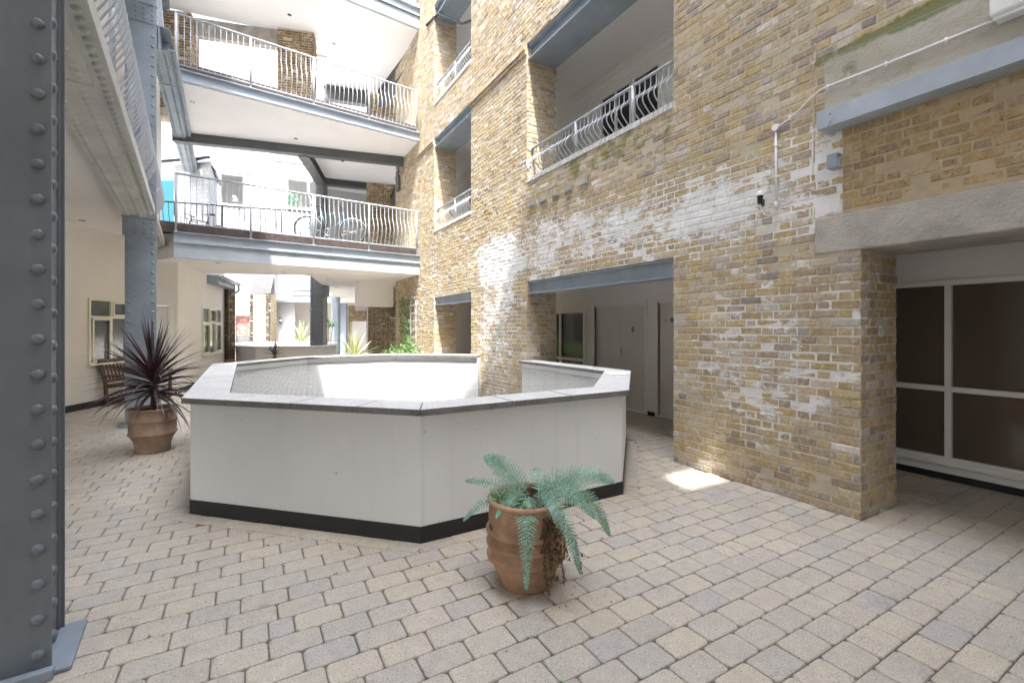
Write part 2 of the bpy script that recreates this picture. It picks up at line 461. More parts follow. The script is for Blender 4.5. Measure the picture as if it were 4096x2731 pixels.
def wallbody(mb, O, u, n, U0, U1, Z0, Z1, th, holes=(), mi=0):
    O = Vector(O); u = Vector(u); n = Vector(n)
    us = sorted({U0, U1, *[min(max(h[i], U0), U1) for h in holes for i in (0, 1)]})
    zs = sorted({Z0, Z1, *[min(max(h[i], Z0), Z1) for h in holes for i in (2, 3)]})
    def solid(i, j):
        if i < 0 or j < 0 or i >= len(us) - 1 or j >= len(zs) - 1: return False
        a = (us[i] + us[i + 1]) / 2; b = (zs[j] + zs[j + 1]) / 2
        return not any(h[0] < a < h[1] and h[2] < b < h[3] for h in holes)
    flip = u.cross(Vector((0, 0, 1))).dot(n) < 0
    def q(*pts):
        vs = [O + u * a + Vector((0, 0, b)) - n * c for a, b, c in pts]
        mb.add(vs, [(3, 2, 1, 0) if flip else (0, 1, 2, 3)], mi)
    for i in range(len(us) - 1):
        for j in range(len(zs) - 1):
            if not solid(i, j): continue
            a, b, c, d = us[i], us[i + 1], zs[j], zs[j + 1]
            q((a, c, 0), (b, c, 0), (b, d, 0), (a, d, 0)); q((b, c, th), (a, c, th), (a, d, th), (b, d, th))
            if not solid(i - 1, j): q((a, c, th), (a, c, 0), (a, d, 0), (a, d, th))
            if not solid(i + 1, j): q((b, c, 0), (b, c, th), (b, d, th), (b, d, 0))
            if not solid(i, j - 1): q((a, c, th), (b, c, th), (b, c, 0), (a, c, 0))
            if not solid(i, j + 1): q((a, d, 0), (b, d, 0), (b, d, th), (a, d, th))

# ------------------------------------------------------------------ ground
WX = 4.408            # face of the big brick wall
OCT = [(4.52, 7.08), (4.52, 4.68), (3.118, 3.28), (1.116, 3.28), (-.415, 4.79), (-.415, 8.87), (.965, 10.25), (2.95, 10.25), (4.40, 8.97)]
def offset(ch, d):
    out = []
    for i, p in enumerate(ch):
        p = Vector(p)
        def nrm(a, b):
            t = (Vector(b) - Vector(a)).normalized(); return Vector((-t.y, t.x))
        if i == 0: out.append(p + nrm(ch[0], ch[1]) * d); continue
        if i == len(ch) - 1: out.append(p + nrm(ch[-2], ch[-1]) * d); continue
        n1 = nrm(ch[i - 1], ch[i]); n2 = nrm(ch[i], ch[i + 1]); b = (n1 + n2).normalized()
        out.append(p + b * (d / max(.3, b.dot(n1))))
    return [tuple(v) for v in out]
# the chain turns so that its right-hand side is the inside of the well: left offset (+) is outside
def inside(poly, x, y):
    c = False; n = len(poly)
    for i in range(n):
        x0, y0 = poly[i]; x1, y1 = poly[(i + 1) % n]
        if (y0 > y) != (y1 > y) and x < (x1 - x0) * (y - y0) / (y1 - y0) + x0: c = not c
    return c
t_ = offset(OCT, .1)
SGN = 1 if not inside(OCT, *((Vector(t_[3]) + Vector(t_[2])) / 2)) else -1
OUT = lambda d: offset(OCT, SGN * d)

def ground():
    mb = MB(); z = -.012
    def q(a, b, c, d): mb.add([(*a, z), (*b, z), (*c, z), (*d, z)], [(0, 1, 2, 3)])
    B = 70
    q((-B, -B), (B, -B), (B, 3.28), (-B, 3.28)); q((-B, 10.25), (B, 10.25), (B, B + 60), (-B, B + 60))
    q((-B, 3.28), (-.415, 3.28), (-.415, 10.25), (-B, 10.25)); q((4.52, 3.28), (B, 3.28), (B, 10.25), (4.52, 10.25))
    T = lambda *p: mb.add([(*a, z) for a in p], [tuple(range(len(p)))])
    T((-.415, 3.28), (1.116, 3.28), (-.415, 4.79)); T((3.118, 3.28), (4.52, 3.28), (4.52, 4.68))
    T((-.415, 8.87), (.965, 10.25), (-.415, 10.25)); T((4.40, 8.97), (4.52, 8.97), (4.52, 10.25), (2.95, 10.25))
    tag(mb.build('ground', 'joint'), kind='structure')
    # paving blocks, each with rounded corners
    mb = MB(); poly = OUT(.045)
    def block(cx, cy, L, W, rz=0.0, z0=0.0, c=.016):
        L /= 2; W /= 2; ca, sa = math.cos(rz), math.sin(rz); tx, ty = rnd.gauss(0, .006), rnd.gauss(0, .006); dz = rnd.gauss(0, .0012) + z0
        def ring(l, w, cc, z):
            pts = [(-l + cc, -w), (l - cc, -w), (l, -w + cc), (l, w - cc), (l - cc, w), (-l + cc, w), (-l, w - cc), (-l, -w + cc)]
            return [(cx + x * ca - y * sa, cy + x * sa + y * ca, z + dz + tx * x + ty * y) for x, y in pts]
        j = c * rnd.uniform(.6, 1.3)
        vs = ring(L, W, j, -.03) + ring(L, W, j, -.007) + ring(L - .003, W - .003, j, -.0022) + ring(L - .009, W - .009, j, 0)
        fs = []
        for k in range(3):
            for i in range(8): fs.append((k * 8 + i, k * 8 + (i + 1) % 8, (k + 1) * 8 + (i + 1) % 8, (k + 1) * 8 + i))
        fs.append(tuple(range(24, 32))); mb.add(vs, fs)
    py = .1635; px = .2455
    for r in range(-16, 100):
        y0 = 1.19 + r * py
        if y0 > 15.6: break
        off = (r % 2) * px * .5 + rnd.uniform(-.045, .045) + 2.32
        xa, xb = (-6.2, 6.3) if y0 > -1.2 else (-3, 6.3)
        k0 = int((xa - off) / px)
        for k in range(k0, int((xb - off) / px) + 1):
            x = off + (k + .5) * px; y = y0 + py / 2
            if inside(poly, x, y) or (x > 4.30 and 7.0 < y < 9.5) or (x > 4.5 and 1.9 < y < 3.70 and x < 5.0) or (x > 4.5 and y > 11.9 and x < 5.1): continue
            g = .003 + rnd.uniform(0, .0025)
            if rnd.random() < .02:
                s = px * .5
                block(x - s / 2, y, s - g, py - g); block(x + s / 2, y, s - g, py - g)
            else: block(x, y, px - g - rnd.uniform(0, .003), py - g, rnd.gauss(0, .006))
    # soldier course round the well
    ch = OUT(.075)
    for i in range(0, 5):
        a, b = Vector(ch[i]), Vector(ch[i + 1]); L = (b - a).length; n = max(1, int(L / .243)); t = (b - a) / L; rz = math.atan2(t.y, t.x)
        for k in range(n):
            c = a + t * (L * (k + .5) / n); block(c.x, c.y, L / n - .005, .137, rz, .006, .008)
    o = mb.build('paving', 'paver'); tag(o, kind='structure')
    mb = MB()
    mb.add([(-30, 15.6, -.004), (40, 15.6, -.004), (40, 80, -.004), (-30, 80, -.004)], [(0, 1, 2, 3)])
    tag(mb.build('courtyard_floor', 'farpave'), kind='structure')
ground()

# ------------------------------------------------------------------ the well
def well():
    t = thing('well_parapet', (2, 6.7, 0), 'white octagonal parapet wall round the open well, black plinth and grey coping', 'parapet wall')
    inn = OUT(-.22)
    mb = MB()
    for i in range(len(OCT) - 1):
        mb.prism([OCT[i], OCT[i + 1], inn[i + 1], inn[i]], -3.6, .953)
    mb.build('wall', 'white', t)
    mb = MB(); o2 = OUT(.005)
    for i in range(0, 5):
        mb.prism([o2[i], o2[i + 1], OCT[i + 1], OCT[i]], 0.0, .125)
    mb.build('plinth', 'black', t)
    # vertical movement joint
    oc, ic = OUT(.062), OUT(-.285)
    for i in range(len(OCT) - 1):
        a, b = Vector(oc[i]), Vector(oc[i + 1]); c, d = Vector(ic[i]), Vector(ic[i + 1])
        L = (b - a).length; tt = (b - a) / L; n = max(1, round(L / .62)); cuts = [0] + [(k + rnd.uniform(-.18, .18)) / n * L for k in range(1, n)] + [L]
        def inn_at(s):
            q = a + tt * s; e = (d - c); r = (q - c).dot(e) / e.dot(e); return c + e * min(1, max(0, r))
        for k in range(n):
            s0, s1 = cuts[k] + (.005), cuts[k + 1] - (.005)
            p = [a + tt * s0, a + tt * s1, inn_at(s1) if k < n - 1 else d, inn_at(s0) if k else c]
            if k == 0: p[3] = c + tt * .003
            if k == n - 1: p[2] = d - tt * .003
            m = MB(); dz = rnd.uniform(-.0015, .0015)
            m.prism([tuple(v) for v in p], .953 + dz, 1.003 + dz)
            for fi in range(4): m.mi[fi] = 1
            m.build('coping_stone', ['coping', 'coping_edge'], t, .004)
    m = MB(); o3, i3 = OUT(.052), OUT(-.275)
    for i in range(len(OCT) - 1): m.prism([o3[i], o3[i + 1], i3[i + 1], i3[i]], .9531, .996)
    m.build('mortar_bed', 'coping_edge', t)
    # netting slung inside
    poly = OUT(-.225); m = MB(); cx, cy = 2.1, 6.8
    def zz(x, y):
        d = min(1, math.hypot((x - cx) / 2.3, (y - cy) / 3.3)); return .66 + .21 * d * d
    for ang in (R(38), R(128)):
        c, s = math.cos(ang), math.sin(ang)
        for k in range(-62, 63):
            o = k * .09; run = []
            for q in range(-56, 57):
                l = q * .085; x = cx + c * l - s * o; y = cy + s * l + c * o
                x += .012 * math.sin(l * 5 + k); y += .012 * math.cos(l * 4 + k * 2)
                if inside(poly, x, y): run.append((x, y, zz(x, y)))
                else:
                    if len(run) > 1: strip(m, run)
                    run = []
            if len(run) > 1: strip(m, run)
    m.build('netting', 'net', t)
    m = MB(); pp = [(x, y, .87) for x, y in OUT(-.232)]
    m.tube(pp, .003, 5); m.build('net_cord', 'net', t)
    # floor of the well far below
    m = MB(); m.prism(OCT, -3.7, -3.6); m.build('well_floor', 'grey_wall', t)
def strip(m, run, w=.0012):
    for i in range(len(run) - 1):
        a, b = Vector(run[i]), Vector(run[i + 1]); d = (b - a).normalized(); s = d.cross(Vector((0, 0, 1))).normalized() * w
        up = Vector((0, 0, w))
        m.add([a - s, a + s, b + s, b - s], [(0, 1, 2, 3)]); m.add([a - up, a + up, b + up, b - up], [(0, 1, 2, 3)])
well()

# ------------------------------------------------------------------ the brick building on the right
def ibeam(mb, p0, p1, xd, w, h, tf=.02, tw=.02, web=.5):
    """I section hanging down from p: width w along xd, height h; web at fraction"""
    a = web * w
    prof = [(0, 0), (0, -tf), (a - tw / 2, -tf), (a - tw / 2, -h + tf), (0, -h + tf), (0, -h), (w, -h), (w, -h + tf), (a + tw / 2, -h + tf), (a + tw / 2, -tf), (w, -tf), (w, 0)]
    mb.extrude(prof, p0, p1, xd)
def text(s, loc, size, facing, mat, parent, name, flat=False):
    cu = bpy.data.curves.new(name, 'FONT'); cu.body = s; cu.size = size; cu.align_x = 'CENTER'; cu.extrude = .0 if flat else .002
    o = bpy.data.objects.new(name, cu); sc.collection.objects.link(o)
    dg = bpy.context.evaluated_depsgraph_get(); me = bpy.data.meshes.new_from_object(o.evaluated_get(dg)); bpy.data.objects.remove(o)
    f = Vector(facing); up = Vector((0, 0, 1)); rt = up.cross(f).normalized()
    mt = Matrix((rt, up, f)).transposed().to_4x4(); mt.translation = Vector(loc)
    base = wmat(parent)
    me.transform(base.inverted() @ mt)
    me.materials.clear(); me.materials.append(M[mat]); ob = bpy.data.objects.new(name, me); sc.collection.objects.link(ob); ob.parent = parent
    return ob
BAYS = [(3.775, 7.08), (9.47, 11.83), (15.55, 17.6)]
def brick_building():
    t = thing('brick_building', (WX, 6, 0), 'tall weathered yellow brick building with limewashed patches and open gallery bays', 'building')
    holes = [(BAYS[0][0], BAYS[0][1], -.05, 2.43), (BAYS[1][0], BAYS[1][1], -.05, 2.40), (-2.5, 1.85, -.05, 2.25),
             (BAYS[0][0], BAYS[0][1], 4.27, 6.72), (BAYS[1][0], BAYS[1][1], 4.22, 6.70),
             (BAYS[0][0], BAYS[0][1], 7.66, 10.3), (BAYS[1][0], BAYS[1][1], 7.64, 10.3)]
    mb = MB()
    O = (WX, 0, 0); u = (0, 1, 0); n = (-1, 0, 0)
    rec = [(-2.5, 1.98, 2.56, 3.29)]
    wallbody(mb, O, u, n, -6, 15.55, -.01, 11.9, .652, holes + [(7.08, 7.0801, 0, .001)], 1)
    # the part of the pier that goes down the well
    mb.box((WX, 7.08, -3.6), (WX + .652, 9.47, -.011), 1)
    vis = (.4, 15.55)
    bricks(mb, O, u, n, *vis, 0, 11.6, holes + [(-3, 2.205, 2.255, 2.565), (-3, 1.98, 2.56, 3.29), (-3, 2.115, 3.29, 3.95)])
    bricks(mb, O, u, n, 7.08, 9.0, -1.3, -.01)
    # reveals facing the camera
    for (y, a, b) in ((BAYS[0][1], -1.2, 2.2), (BAYS[1][1], 0, 2.2), (BAYS[0][1], 4.27, 6.44), (BAYS[1][1], 4.22, 6.5), (BAYS[1][1], 7.64, 10.2), (BAYS[0][1], 7.66, 10.2)):
        bricks(mb, (WX, y, 0), (1, 0, 0), (0, -1, 0), 0.0, .652, a, b, (), 0, .004, .06)
    bricks(mb, (WX, 1.85, 0), (1, 0, 0), (0, -1, 0), 0.0, .652, 0, 2.25, (), 0, .004, .1)
    bricks(mb, (WX, 15.55, 0), (1, 0, 0), (0, 1, 0), 0.0, .652, 0, 3.1)
    # soldier courses / string course
    for a, b in ((7.09, 9.46), (11.84, 15.5)):
        for z, d in ((6.55, .03), (6.625, .055)):
            y = a
            while y < b - .1:
                mb.box((WX - d - rnd.uniform(-.004, .004), y, z), (WX, min(b, y + .205), z + .066), 0); y += .215
    # recessed dark panel over the near opening
    mb.box((WX - .006, 2.0, 2.57), (WX - .004, 2.2, 3.3), 1)
    # pale vertical seam of old mortar
    z = 2.3
    while z < 4.6:
        h_ = rnd.uniform(.05, .16); x_ = 2.213 + rnd.uniform(-.012, .012)
        if rnd.random() < .75: mb.box((WX - rnd.uniform(.006, .009), x_ - rnd.uniform(.003, .014), z), (WX + .0, x_ + rnd.uniform(.003, .012), z + h_ - .001), 1)
        z += h_
    # broken corbels under the sill
    for k, y in enumerate((6.75, 6.42, 6.08, 5.72, 5.35)):
        mb.box((WX - .05 - rnd.uniform(0, .02), y, 3.74 + rnd.uniform(-.01, .01)), (WX + .01, y + rnd.uniform(.17, .24), 3.83), 2)
    # projecting courses over the ground floor bays
    mb.build('masonry', ['brick', 'mortar', 'concrete'], t)
    # concrete lintel, patched band with ledge
    m = MB(); m.box((WX - .018, -2.5, 2.244), (WX + .66, 2.2, 2.56)); m.build('concrete_lintel', 'concrete', t, .012)
    m = MB(); m.box((WX - .03, -2.5, 3.44), (WX + .05, 2.115, 3.93)); m.build('patched_band', 'patch', t, .012)
    m = MB(); m.box((WX - .008, -2.5, 2.565), (WX - .002, 1.98, 3.29))
    m2 = MB(); m2.box((WX - .004, .3, 2.562), (WX + .01, 1.98, 3.288), 1); bricks(m2, (WX - .002, 0, 0), (0, 1, 0), (-1, 0, 0), .4, 1.98, 2.575, 3.285); m2.build('brick_panel', ['smeared_brick', 'tan_mortar'], t)
    # channel plate
    m = MB(); m.box((WX - .17, -2.5, 3.285), (WX - .155, 2.105, 3.435)); m.box((WX - .155, -2.5, 3.285), (WX, 2.105, 3.298)); m.box((WX - .155, -2.5, 3.422), (WX - .03, 2.105, 3.435)); m.box((WX - .155, 2.095, 3.298), (WX - .0, 2.105, 3.422))
    for z in (3.325, 3.39): m.rivet((WX - .17, 2.0, z), (-1, 0, 0), .014)
    tag(m.build('steel_channel', M['fascia'], t, .002), 'light blue grey steel channel bolted across the wall')
    # beams in the bays
    for (a, b, zb, zt, w) in ((BAYS[0][0], BAYS[0][1], 2.2, 2.42, .22), (BAYS[1][0], BAYS[1][1], 2.19, 2.39, .2)):
        m = MB(); ibeam(m, (WX + .02, a - .0, zt), (WX + .02, b + .05, zt), (1, 0, 0), w, zt - zb, .02, .02, .35); m.build('steel_beam', 'steel', t)
    for (a, b, zb, zt) in ((BAYS[0][0], BAYS[0][1], 6.44, 6.70), (BAYS[1][0], BAYS[1][1], 6.46, 6.69), (BAYS[1][0], BAYS[1][1], 9.95, 10.25)):
        m = MB(); m.box((WX + .015, a, zb), (WX + .62, b, zb + .02)); m.box((WX + .10, a, zb + .02), (WX + .12, b, zt)); m.box((WX + .02, a, zt - .02), (WX + .45, b, zt - .001)); m.build('steel_beam', 'steel', t)
    # sills of brick on edge
    for (a, b, z) in ((BAYS[0][0], BAYS[0][1], 4.28), (BAYS[1][0], BAYS[1][1], 4.23), (BAYS[1][0], BAYS[1][1], 7.65)):
        m = MB(); y = a + .0
        while y < b - .03:
            m.box((WX - .02, y, z - .075), (WX + .24, min(b, y + .066), z + .0)); y += .0745
        m.build('sill', 'coping', t, .006)
    # gallery back wall, floors and ceilings
    gx = 6.35
    m = MB()
    gh = [(4.95, 5.78, .03, 2.02), (6.08, 7.50, .03, 2.0), (7.80, 9.1, .2, 1.97), (.1, 2.75, .2, 2.04), (9.9, 12.9, .2, 1.97)]
    wallbody(m, (gx, 0, 0), (0, 1, 0), (-1, 0, 0), -6, 15.5, 0, 2.95, .2, gh)
    m.box((WX + .655, -5.99, 0), (gx, -5.9, 2.9)); m.build('gallery_wall', 'grey_wall', t)
    m = MB()
    wallbody(m, (gx, 0, 0), (0, 1, 0), (-1, 0, 0), -6, 15.5, 3.9, 11.8, .2, [(5.72, 6.38, 4.9, 6.3), (6.42, 7.3, 4.9, 6.3)])
    for k in range(30):
        z = 3.95 + k * .14
        if z > 6.75: break
        for a, b in ((-4, 5.66), (7.36, 15.4)) if 4.8 < z < 6.35 else ((-4, 15.4),):
            m.box((gx - .012, a, z + .004), (gx - .001, b, z + .134))
    m.build('gallery_boarding', 'grey_wall', t)
    for z0, z1 in ((2.90, 3.90), (6.78, 7.45), (10.32, 10.95)):
        m = MB(); m.box((WX + .653, -5.9, z0), (gx - .001, 15.5, z1)); m.build('gallery_floor', 'ceiling', t)
    m = MB(); m.box((WX, -6, 11.91), (8, 15.5, 12.1)); m.build('roof', 'slate', t)
    m = MB(); m.box((gx - .012, -4, 0), (gx - .001, 4.9, .07)); m.box((gx - .012, 5.83, 0), (gx - .001, 6.03, .07)); m.box((gx - .012, 7.56, 0), (gx - .001, 15, .07)); m.build('skirting', 'black', t)
    m = MB(); m.disc((5.47, 12.9, 10.318), .05, (0, 0, -1), 16, 0, .006); m.build('downlight', 'black_plastic', t)
    # doors
    def door(y0, y1, z1, leaves, label):
        d = MB()
        for a, b in leaves: d.box((gx + .035, a + .002, .03), (gx + .075, b - .002, z1))
        dr = d.build('door', 'door', t, .002); tag(dr, label)
        f = MB()
        for a, b in ((y0 - .06, y0), (y1, y1 + .06)): f.box((gx - .022, a, 0), (gx + .03, b, z1 + .06)); f.box((gx - .032, a + .015, 0), (gx - .022, b - .012, z1 + .045))
        f.box((gx - .022, y0 - .06, z1 + .0605), (gx + .03, y1 + .06, z1 + .12)); f.box((gx + .03, y0, z1 - .0), (gx + .08, y1, z1 + .02))
        f.box((gx + .03, y0 - .02, 0), (gx + .1, y0, z1)); f.box((gx + .03, y1, 0), (gx + .1, y1 + .02, z1)); f.box((gx + .076, y0, 0.0), (gx + .12, y1, z1))
        f.build('door_frame', 'frame', dr); return dr
    d8 = door(6.08, 7.50, 2.0, ((6.08, 6.795), (6.795, 7.50)), 'pale double door with the number 8')
    m = MB(); m.lathe([(0.0, .04), (.018, .035), (.022, .02), (.012, .012), (.012, 0)], (0, 0, 0), 14)
    m.v = [(gx + .035 - v[2], 6.745 + v[0], 1.14 + v[1]) for v in m.v]; m.box((gx + .026, 6.725, 1.08), (gx + .034, 6.765, 1.2)); m.build('door_knob', 'chrome', d8)
    text('8', (gx + .032, 6.43, 1.50), .16, (-1, 0, 0), 'ink', d8, 'door_number')
    d2 = door(4.95, 5.78, 2.02, ((4.95, 5.78),), 'pale single door with warning signs')
    m = MB()
    for z in (.25, 1.1, 1.8): m = MB(); m.tube([(gx + .028, 5.775, z), (gx + .028, 5.775, z + .1)], .008, 8); m.build('hinge', 'chrome', d2)
    m = MB(); c = (gx + .033, 5.645, 1.70); m.add([(c[0], c[1] + .035, c[2]), (c[0], c[1] - .035, c[2]), (c[0], c[1], c[2] + .06)], [(0, 2, 1)])
    sg = m.build('warning_sign', 'yellow', d2)
    text('!', (gx + .0315, 5.645, 1.707), .045, (-1, 0, 0), 'ink', d2, 'warning_mark', flat=True)
    m = MB(); m.disc((gx + .034, 5.50, 1.725), .042, (-1, 0, 0), 24, 0, .001); m.build('fire_door_sign', 'blue', d2)
    for k, w in enumerate(('Fire door', 'keep', 'locked')): text(w, (gx + .0322, 5.50, 1.742 - k * .018), .016, (-1, 0, 0), 'sign_white', d2, 'sign_lettering', flat=True)
    # ground floor glazing
    def glazing(ys, zs, y0, y1, z0, z1, mat, mull=.055, name='glazed_screen', x=gx):
        f = MB(); w = mull
        f.box((x - .03, y0, z0), (x + .06, y1, z0 + w)); f.box((x - .03, y0, z1 - w), (x + .06, y1, z1)); f.box((x - .05, y0, z0 - .03), (x - .03, y1, z0 + .03))
        f.box((x - .031, y0, z0 + w), (x + .06, y0 + w, z1 - w)); f.box((x - .031, y1 - w, z0 + w), (x + .06, y1, z1 - w))
        for y in ys: f.box((x - .031, y - w / 2, z0 + w), (x + .06, y + w / 2, z1 - w))
        for z in zs:
            e = [y0 + w] + sorted(ys) + [y1 - w]
            for a, b in zip(e[:-1], e[1:]): f.box((x - .028, a + (w / 2 if a in ys else 0), z - w / 2), (x + .058, b - (w / 2 if b in ys else 0), z + w / 2))
        fo = f.build(name, 'frame', t, .003)
        g = MB(); g.box((x + .01, y0 + .02, z0 + .02), (x + .02, y1 - .02, z1 - .02)); g.build('pane', mat, fo)
        return fo
    tag(glazing([1.87], [.955], .1, 2.75, .19, 2.09, 'bronze'), 'white framed screen of bronze glass in the near opening')
    glazing([8.70], [.88], 7.80, 9.1, .2, 1.97, 'pane')
    glazing([11.0], [.88], 9.9, 12.9, .2, 1.97, 'bronze')
    glazing([], [5.9], 5.72, 6.38, 4.9, 6.3, 'pane', .045, 'gallery_window'); glazing([6.85], [5.9], 6.42, 7.3, 4.9, 6.3, 'pane', .045, 'gallery_window')
    # dark drain pipe at the second floor
    m = MB(); m.tube([(WX - .03, 12.35, 10.05), (WX + .02, 11.6, 9.95), (WX + .3, 10.6, 9.2), (WX + .5, 9.5, 8.9)], .035, 8); m.build('drain_pipe', 'black_plastic', t)
    return t
brick_building()

# ------------------------------------------------------------------ balustrades
def bow_profile(h, amp):
    pts = []
    for i in range(15):
        f = i / 14; z = h * (1 - f)
        if f < .28: o = 0
        elif f > .96: o = 0
        else:
            q = (f - .28) / .68; o = amp * math.sin(math.pi * q) ** 1.3
        pts.append((o, z))
    return pts
_bal = {}
def railing(name, p0, p1, ztop, zbot, zfoot, posts, label, mat='rail', out=None, amp=.12, pitch=.112, bowed=True, group=None, end_post=True, rb=.0085, hook=False):
    """rail from p0 to p1 (plan); out = outward direction of the bowed bars"""
    p0 = Vector((*p0, 0)); p1 = Vector((*p1, 0)); L = (p1 - p0).length; d = (p1 - p0) / L
    rz = math.atan2(d.y, d.x)
    t = thing(name, (p0.x, p0.y, zfoot), label, 'railing', group, rz)
    side = 1 if Vector((-d.y, d.x, 0)).dot(Vector((*out, 0))) > 0 else -1
    F = wmat(t)
    def W(x, y, z): return F @ Vector((x, y, z - zfoot))
    m = MB(); pts = [W(0, 0, ztop), W(L - .05, 0, ztop)]
    if hook: pts = [W(0, 0, ztop), W(L - .07, 0, ztop), W(L - .025, 0, ztop - .012), W(L - .004, 0, ztop - .04), W(L, 0, ztop - .09), W(L, 0, zfoot)]
    else: pts = [W(0, 0, ztop), W(L, 0, ztop)]
    m.tube(pts, .0215, 10); m.build('top_rail', mat, t)
    m = MB(); m.tube([W(0, 0, zbot), W(L, 0, zbot)], .017, 8); m.build('bottom_rail', mat, t)
    for s in posts:
        m = MB(); m.tube([W(s, 0, zfoot), W(s, 0, ztop)], .0255, 10)
        if zfoot < zbot: m.lathe([(.04, 0), (.04, .008), (.026, .012)], W(s, 0, zfoot), 14)
        m.build('post', mat, t)
    h = ztop - zbot; key = (round(h, 3), amp, side, rb, mat)
    if key not in _bal:
        m = MB(); m.tube([(0, side * o, z) for o, z in bow_profile(h, amp if bowed else 0)], rb, 6, caps=False)
        _bal[key] = m.build('baluster', mat); first = _bal[key]
    n = int(L / pitch); k = 0
    src = _bal[key]
    for i in range(n):
        x = (i + .5) * L / n
        if any(abs(x - s) < .035 for s in posts): continue
        if src.parent is None: o = src
        else: o = src.copy(); sc.collection.objects.link(o)
        o.parent = t; o.location = (x, 0, zbot - zfoot)
    return t

# bay balustrades, bowed outwards over the sills
for (a, b, z, lab, ps) in ((BAYS[0][0], BAYS[0][1], 4.28, 'bowed grey railing across the large first floor bay of the brick wall', (1.28, 2.52)),
                       (BAYS[1][0], BAYS[1][1], 4.23, 'bowed grey railing across the narrow first floor bay beyond the pier', (1.2,)),
                       (BAYS[1][0], BAYS[1][1], 7.65, 'bowed grey railing across the second floor bay of the brick wall', (1.2,))):
    r = railing('bay_railing', (WX + .10, b - .02), (WX + .10, a + .02), z + .56, z + .02, z, ps, lab, out=(-1, 0), amp=.15, pitch=.094, group='railings in the gallery bays')
    m = MB(); m.box((WX + .04, b - .012, z + .525), (WX + .15, b, z + .60)); m.build('wall_bracket', 'rail', r)

# ------------------------------------------------------------------ walkways
WA = R(5.9)
WO = Vector((WX, 13.05, 0)); WU = Vector((-math.cos(WA), -math.sin(WA), 0)); WV = Vector((-math.sin(WA), math.cos(WA), 0))   # along, and away from the camera
def wp(s, t, z): return WO + WU * s + WV * t + Vector((0, 0, z))
def walkway(name, zb, fas, label, group, deck_poly, rear):
    t = thing(name, wp(2.9, .8, zb), label, 'walkway', group)
    L = 5.82
    z1 = zb + (fas if fas else 0)
    if fas:
        m = MB(); m.extrude([(0, 0), (0, fas - .012), (-.10, fas - .012), (-.10, 0)], wp(0.0, .0, zb), wp(L, .0, zb), -WV); m.v = [tuple(Vector(v) + WV * .0) for v in m.v]
        m.build('fascia', 'fascia', t, .003)
    # channel beam: web set back, flange on top
    h = .235
    m = MB(); prof = [(.0, 0), (.075, 0), (.075, .014), (.018, .018), (.018, h - .018), (.095, h - .014), (.095, h), (0, h)]
    m.extrude(prof, wp(0.0, .02, z1), wp(L, .02, z1), -WV); m.build('edge_beam', 'fascia', t)
    m = MB(); m.extrude([(0, 0), (0, .235), (-.3, .235), (-.3, 0)], wp(.02, .10, z1 + h), wp(L + .25, .10, z1 + h), -WV)
    for k in range(7): m.extrude([(0, .008 + k * .032), (0, .024 + k * .032), (.006, .024 + k * .032), (.006, .008 + k * .032)], wp(.02, .10, z1 + h), wp(L + .2, .10, z1 + h), -WV)
    m.build('deck_edge', 'deck', t)
    m = MB(); m.prism(deck_poly, zb + .012, z1 + h + .2); m.build('slab', 'ceiling', t)
    return t
def W2(s, t): v = wp(s, t, 0); return (v.x, v.y)
BK = [(4.408, 14.75), (1.5, 15.0), (-1.25, 15.95)]
slab1 = [W2(0, .11), W2(5.8, .11), (-1.9, 13.5), (-1.95, 15.9), (-.2, 15.6), (1.5, 14.95), (1.7, 15.12), (2.35, 17.8), (3.9, 24.8), (5.45, 31.4), (9, 31.4), (9, 15.56), (WX, 15.56)]
slab2 = [W2(0, .11), W2(5.8, .11), (-1.7, 15.9), (1.5, 15.3), (1.5, 15.6), (2.15, 18.0), (3.4, 24.5), (9, 24.5), (9, 15.56), (WX, 15.56)]
slab3 = [W2(0, .06), W2(5.8, .06), (-1.9, 15.7), (2.4, 15.1), (2.5, 17.8), (4.7, 17.3), (6.2, 15.56), (WX, 15.56)]
G = 'walkways crossing the courtyard'
w1 = walkway('walkway', 3.13, .33, 'first floor walkway with light blue fascia and brown deck edge, the bicycles on it', G, slab1, 0)
w2 = walkway('walkway', 7.045, 0, 'second floor walkway with a thin blue grey beam, above the one with bicycles', G, slab2, 0)
w3 = walkway('walkway', 10.36, .33, 'third floor walkway cut off by the top of the picture', G, slab3, 0)
def spot(t, x, y, z):
    m = MB(); m.disc((x, y, z + .01), .052, (0, 0, -1), 20, 0, .016); m.disc((x, y, z - .0061), .024, (0, 0, -1), 14, 1, .002)
    m.build('downlight', ['black_plastic', 'chrome'], t)
for x, y in ((-.59, 13.13), (.9, 14.38), (2.3, 15.95), (3.04, 18.9), (4.2, 22.5)): spot(w1, x, y, 3.13 + .012)
for x, y in ((-1.13, 13.54), (1.24, 14.67), (2.75, 15.9)): spot(w2, x, y, 7.045 + .012)
for x, y in ((1.05, 14.32), (2.35, 15.1)): spot(w3, x, y, 10.36 + .012)
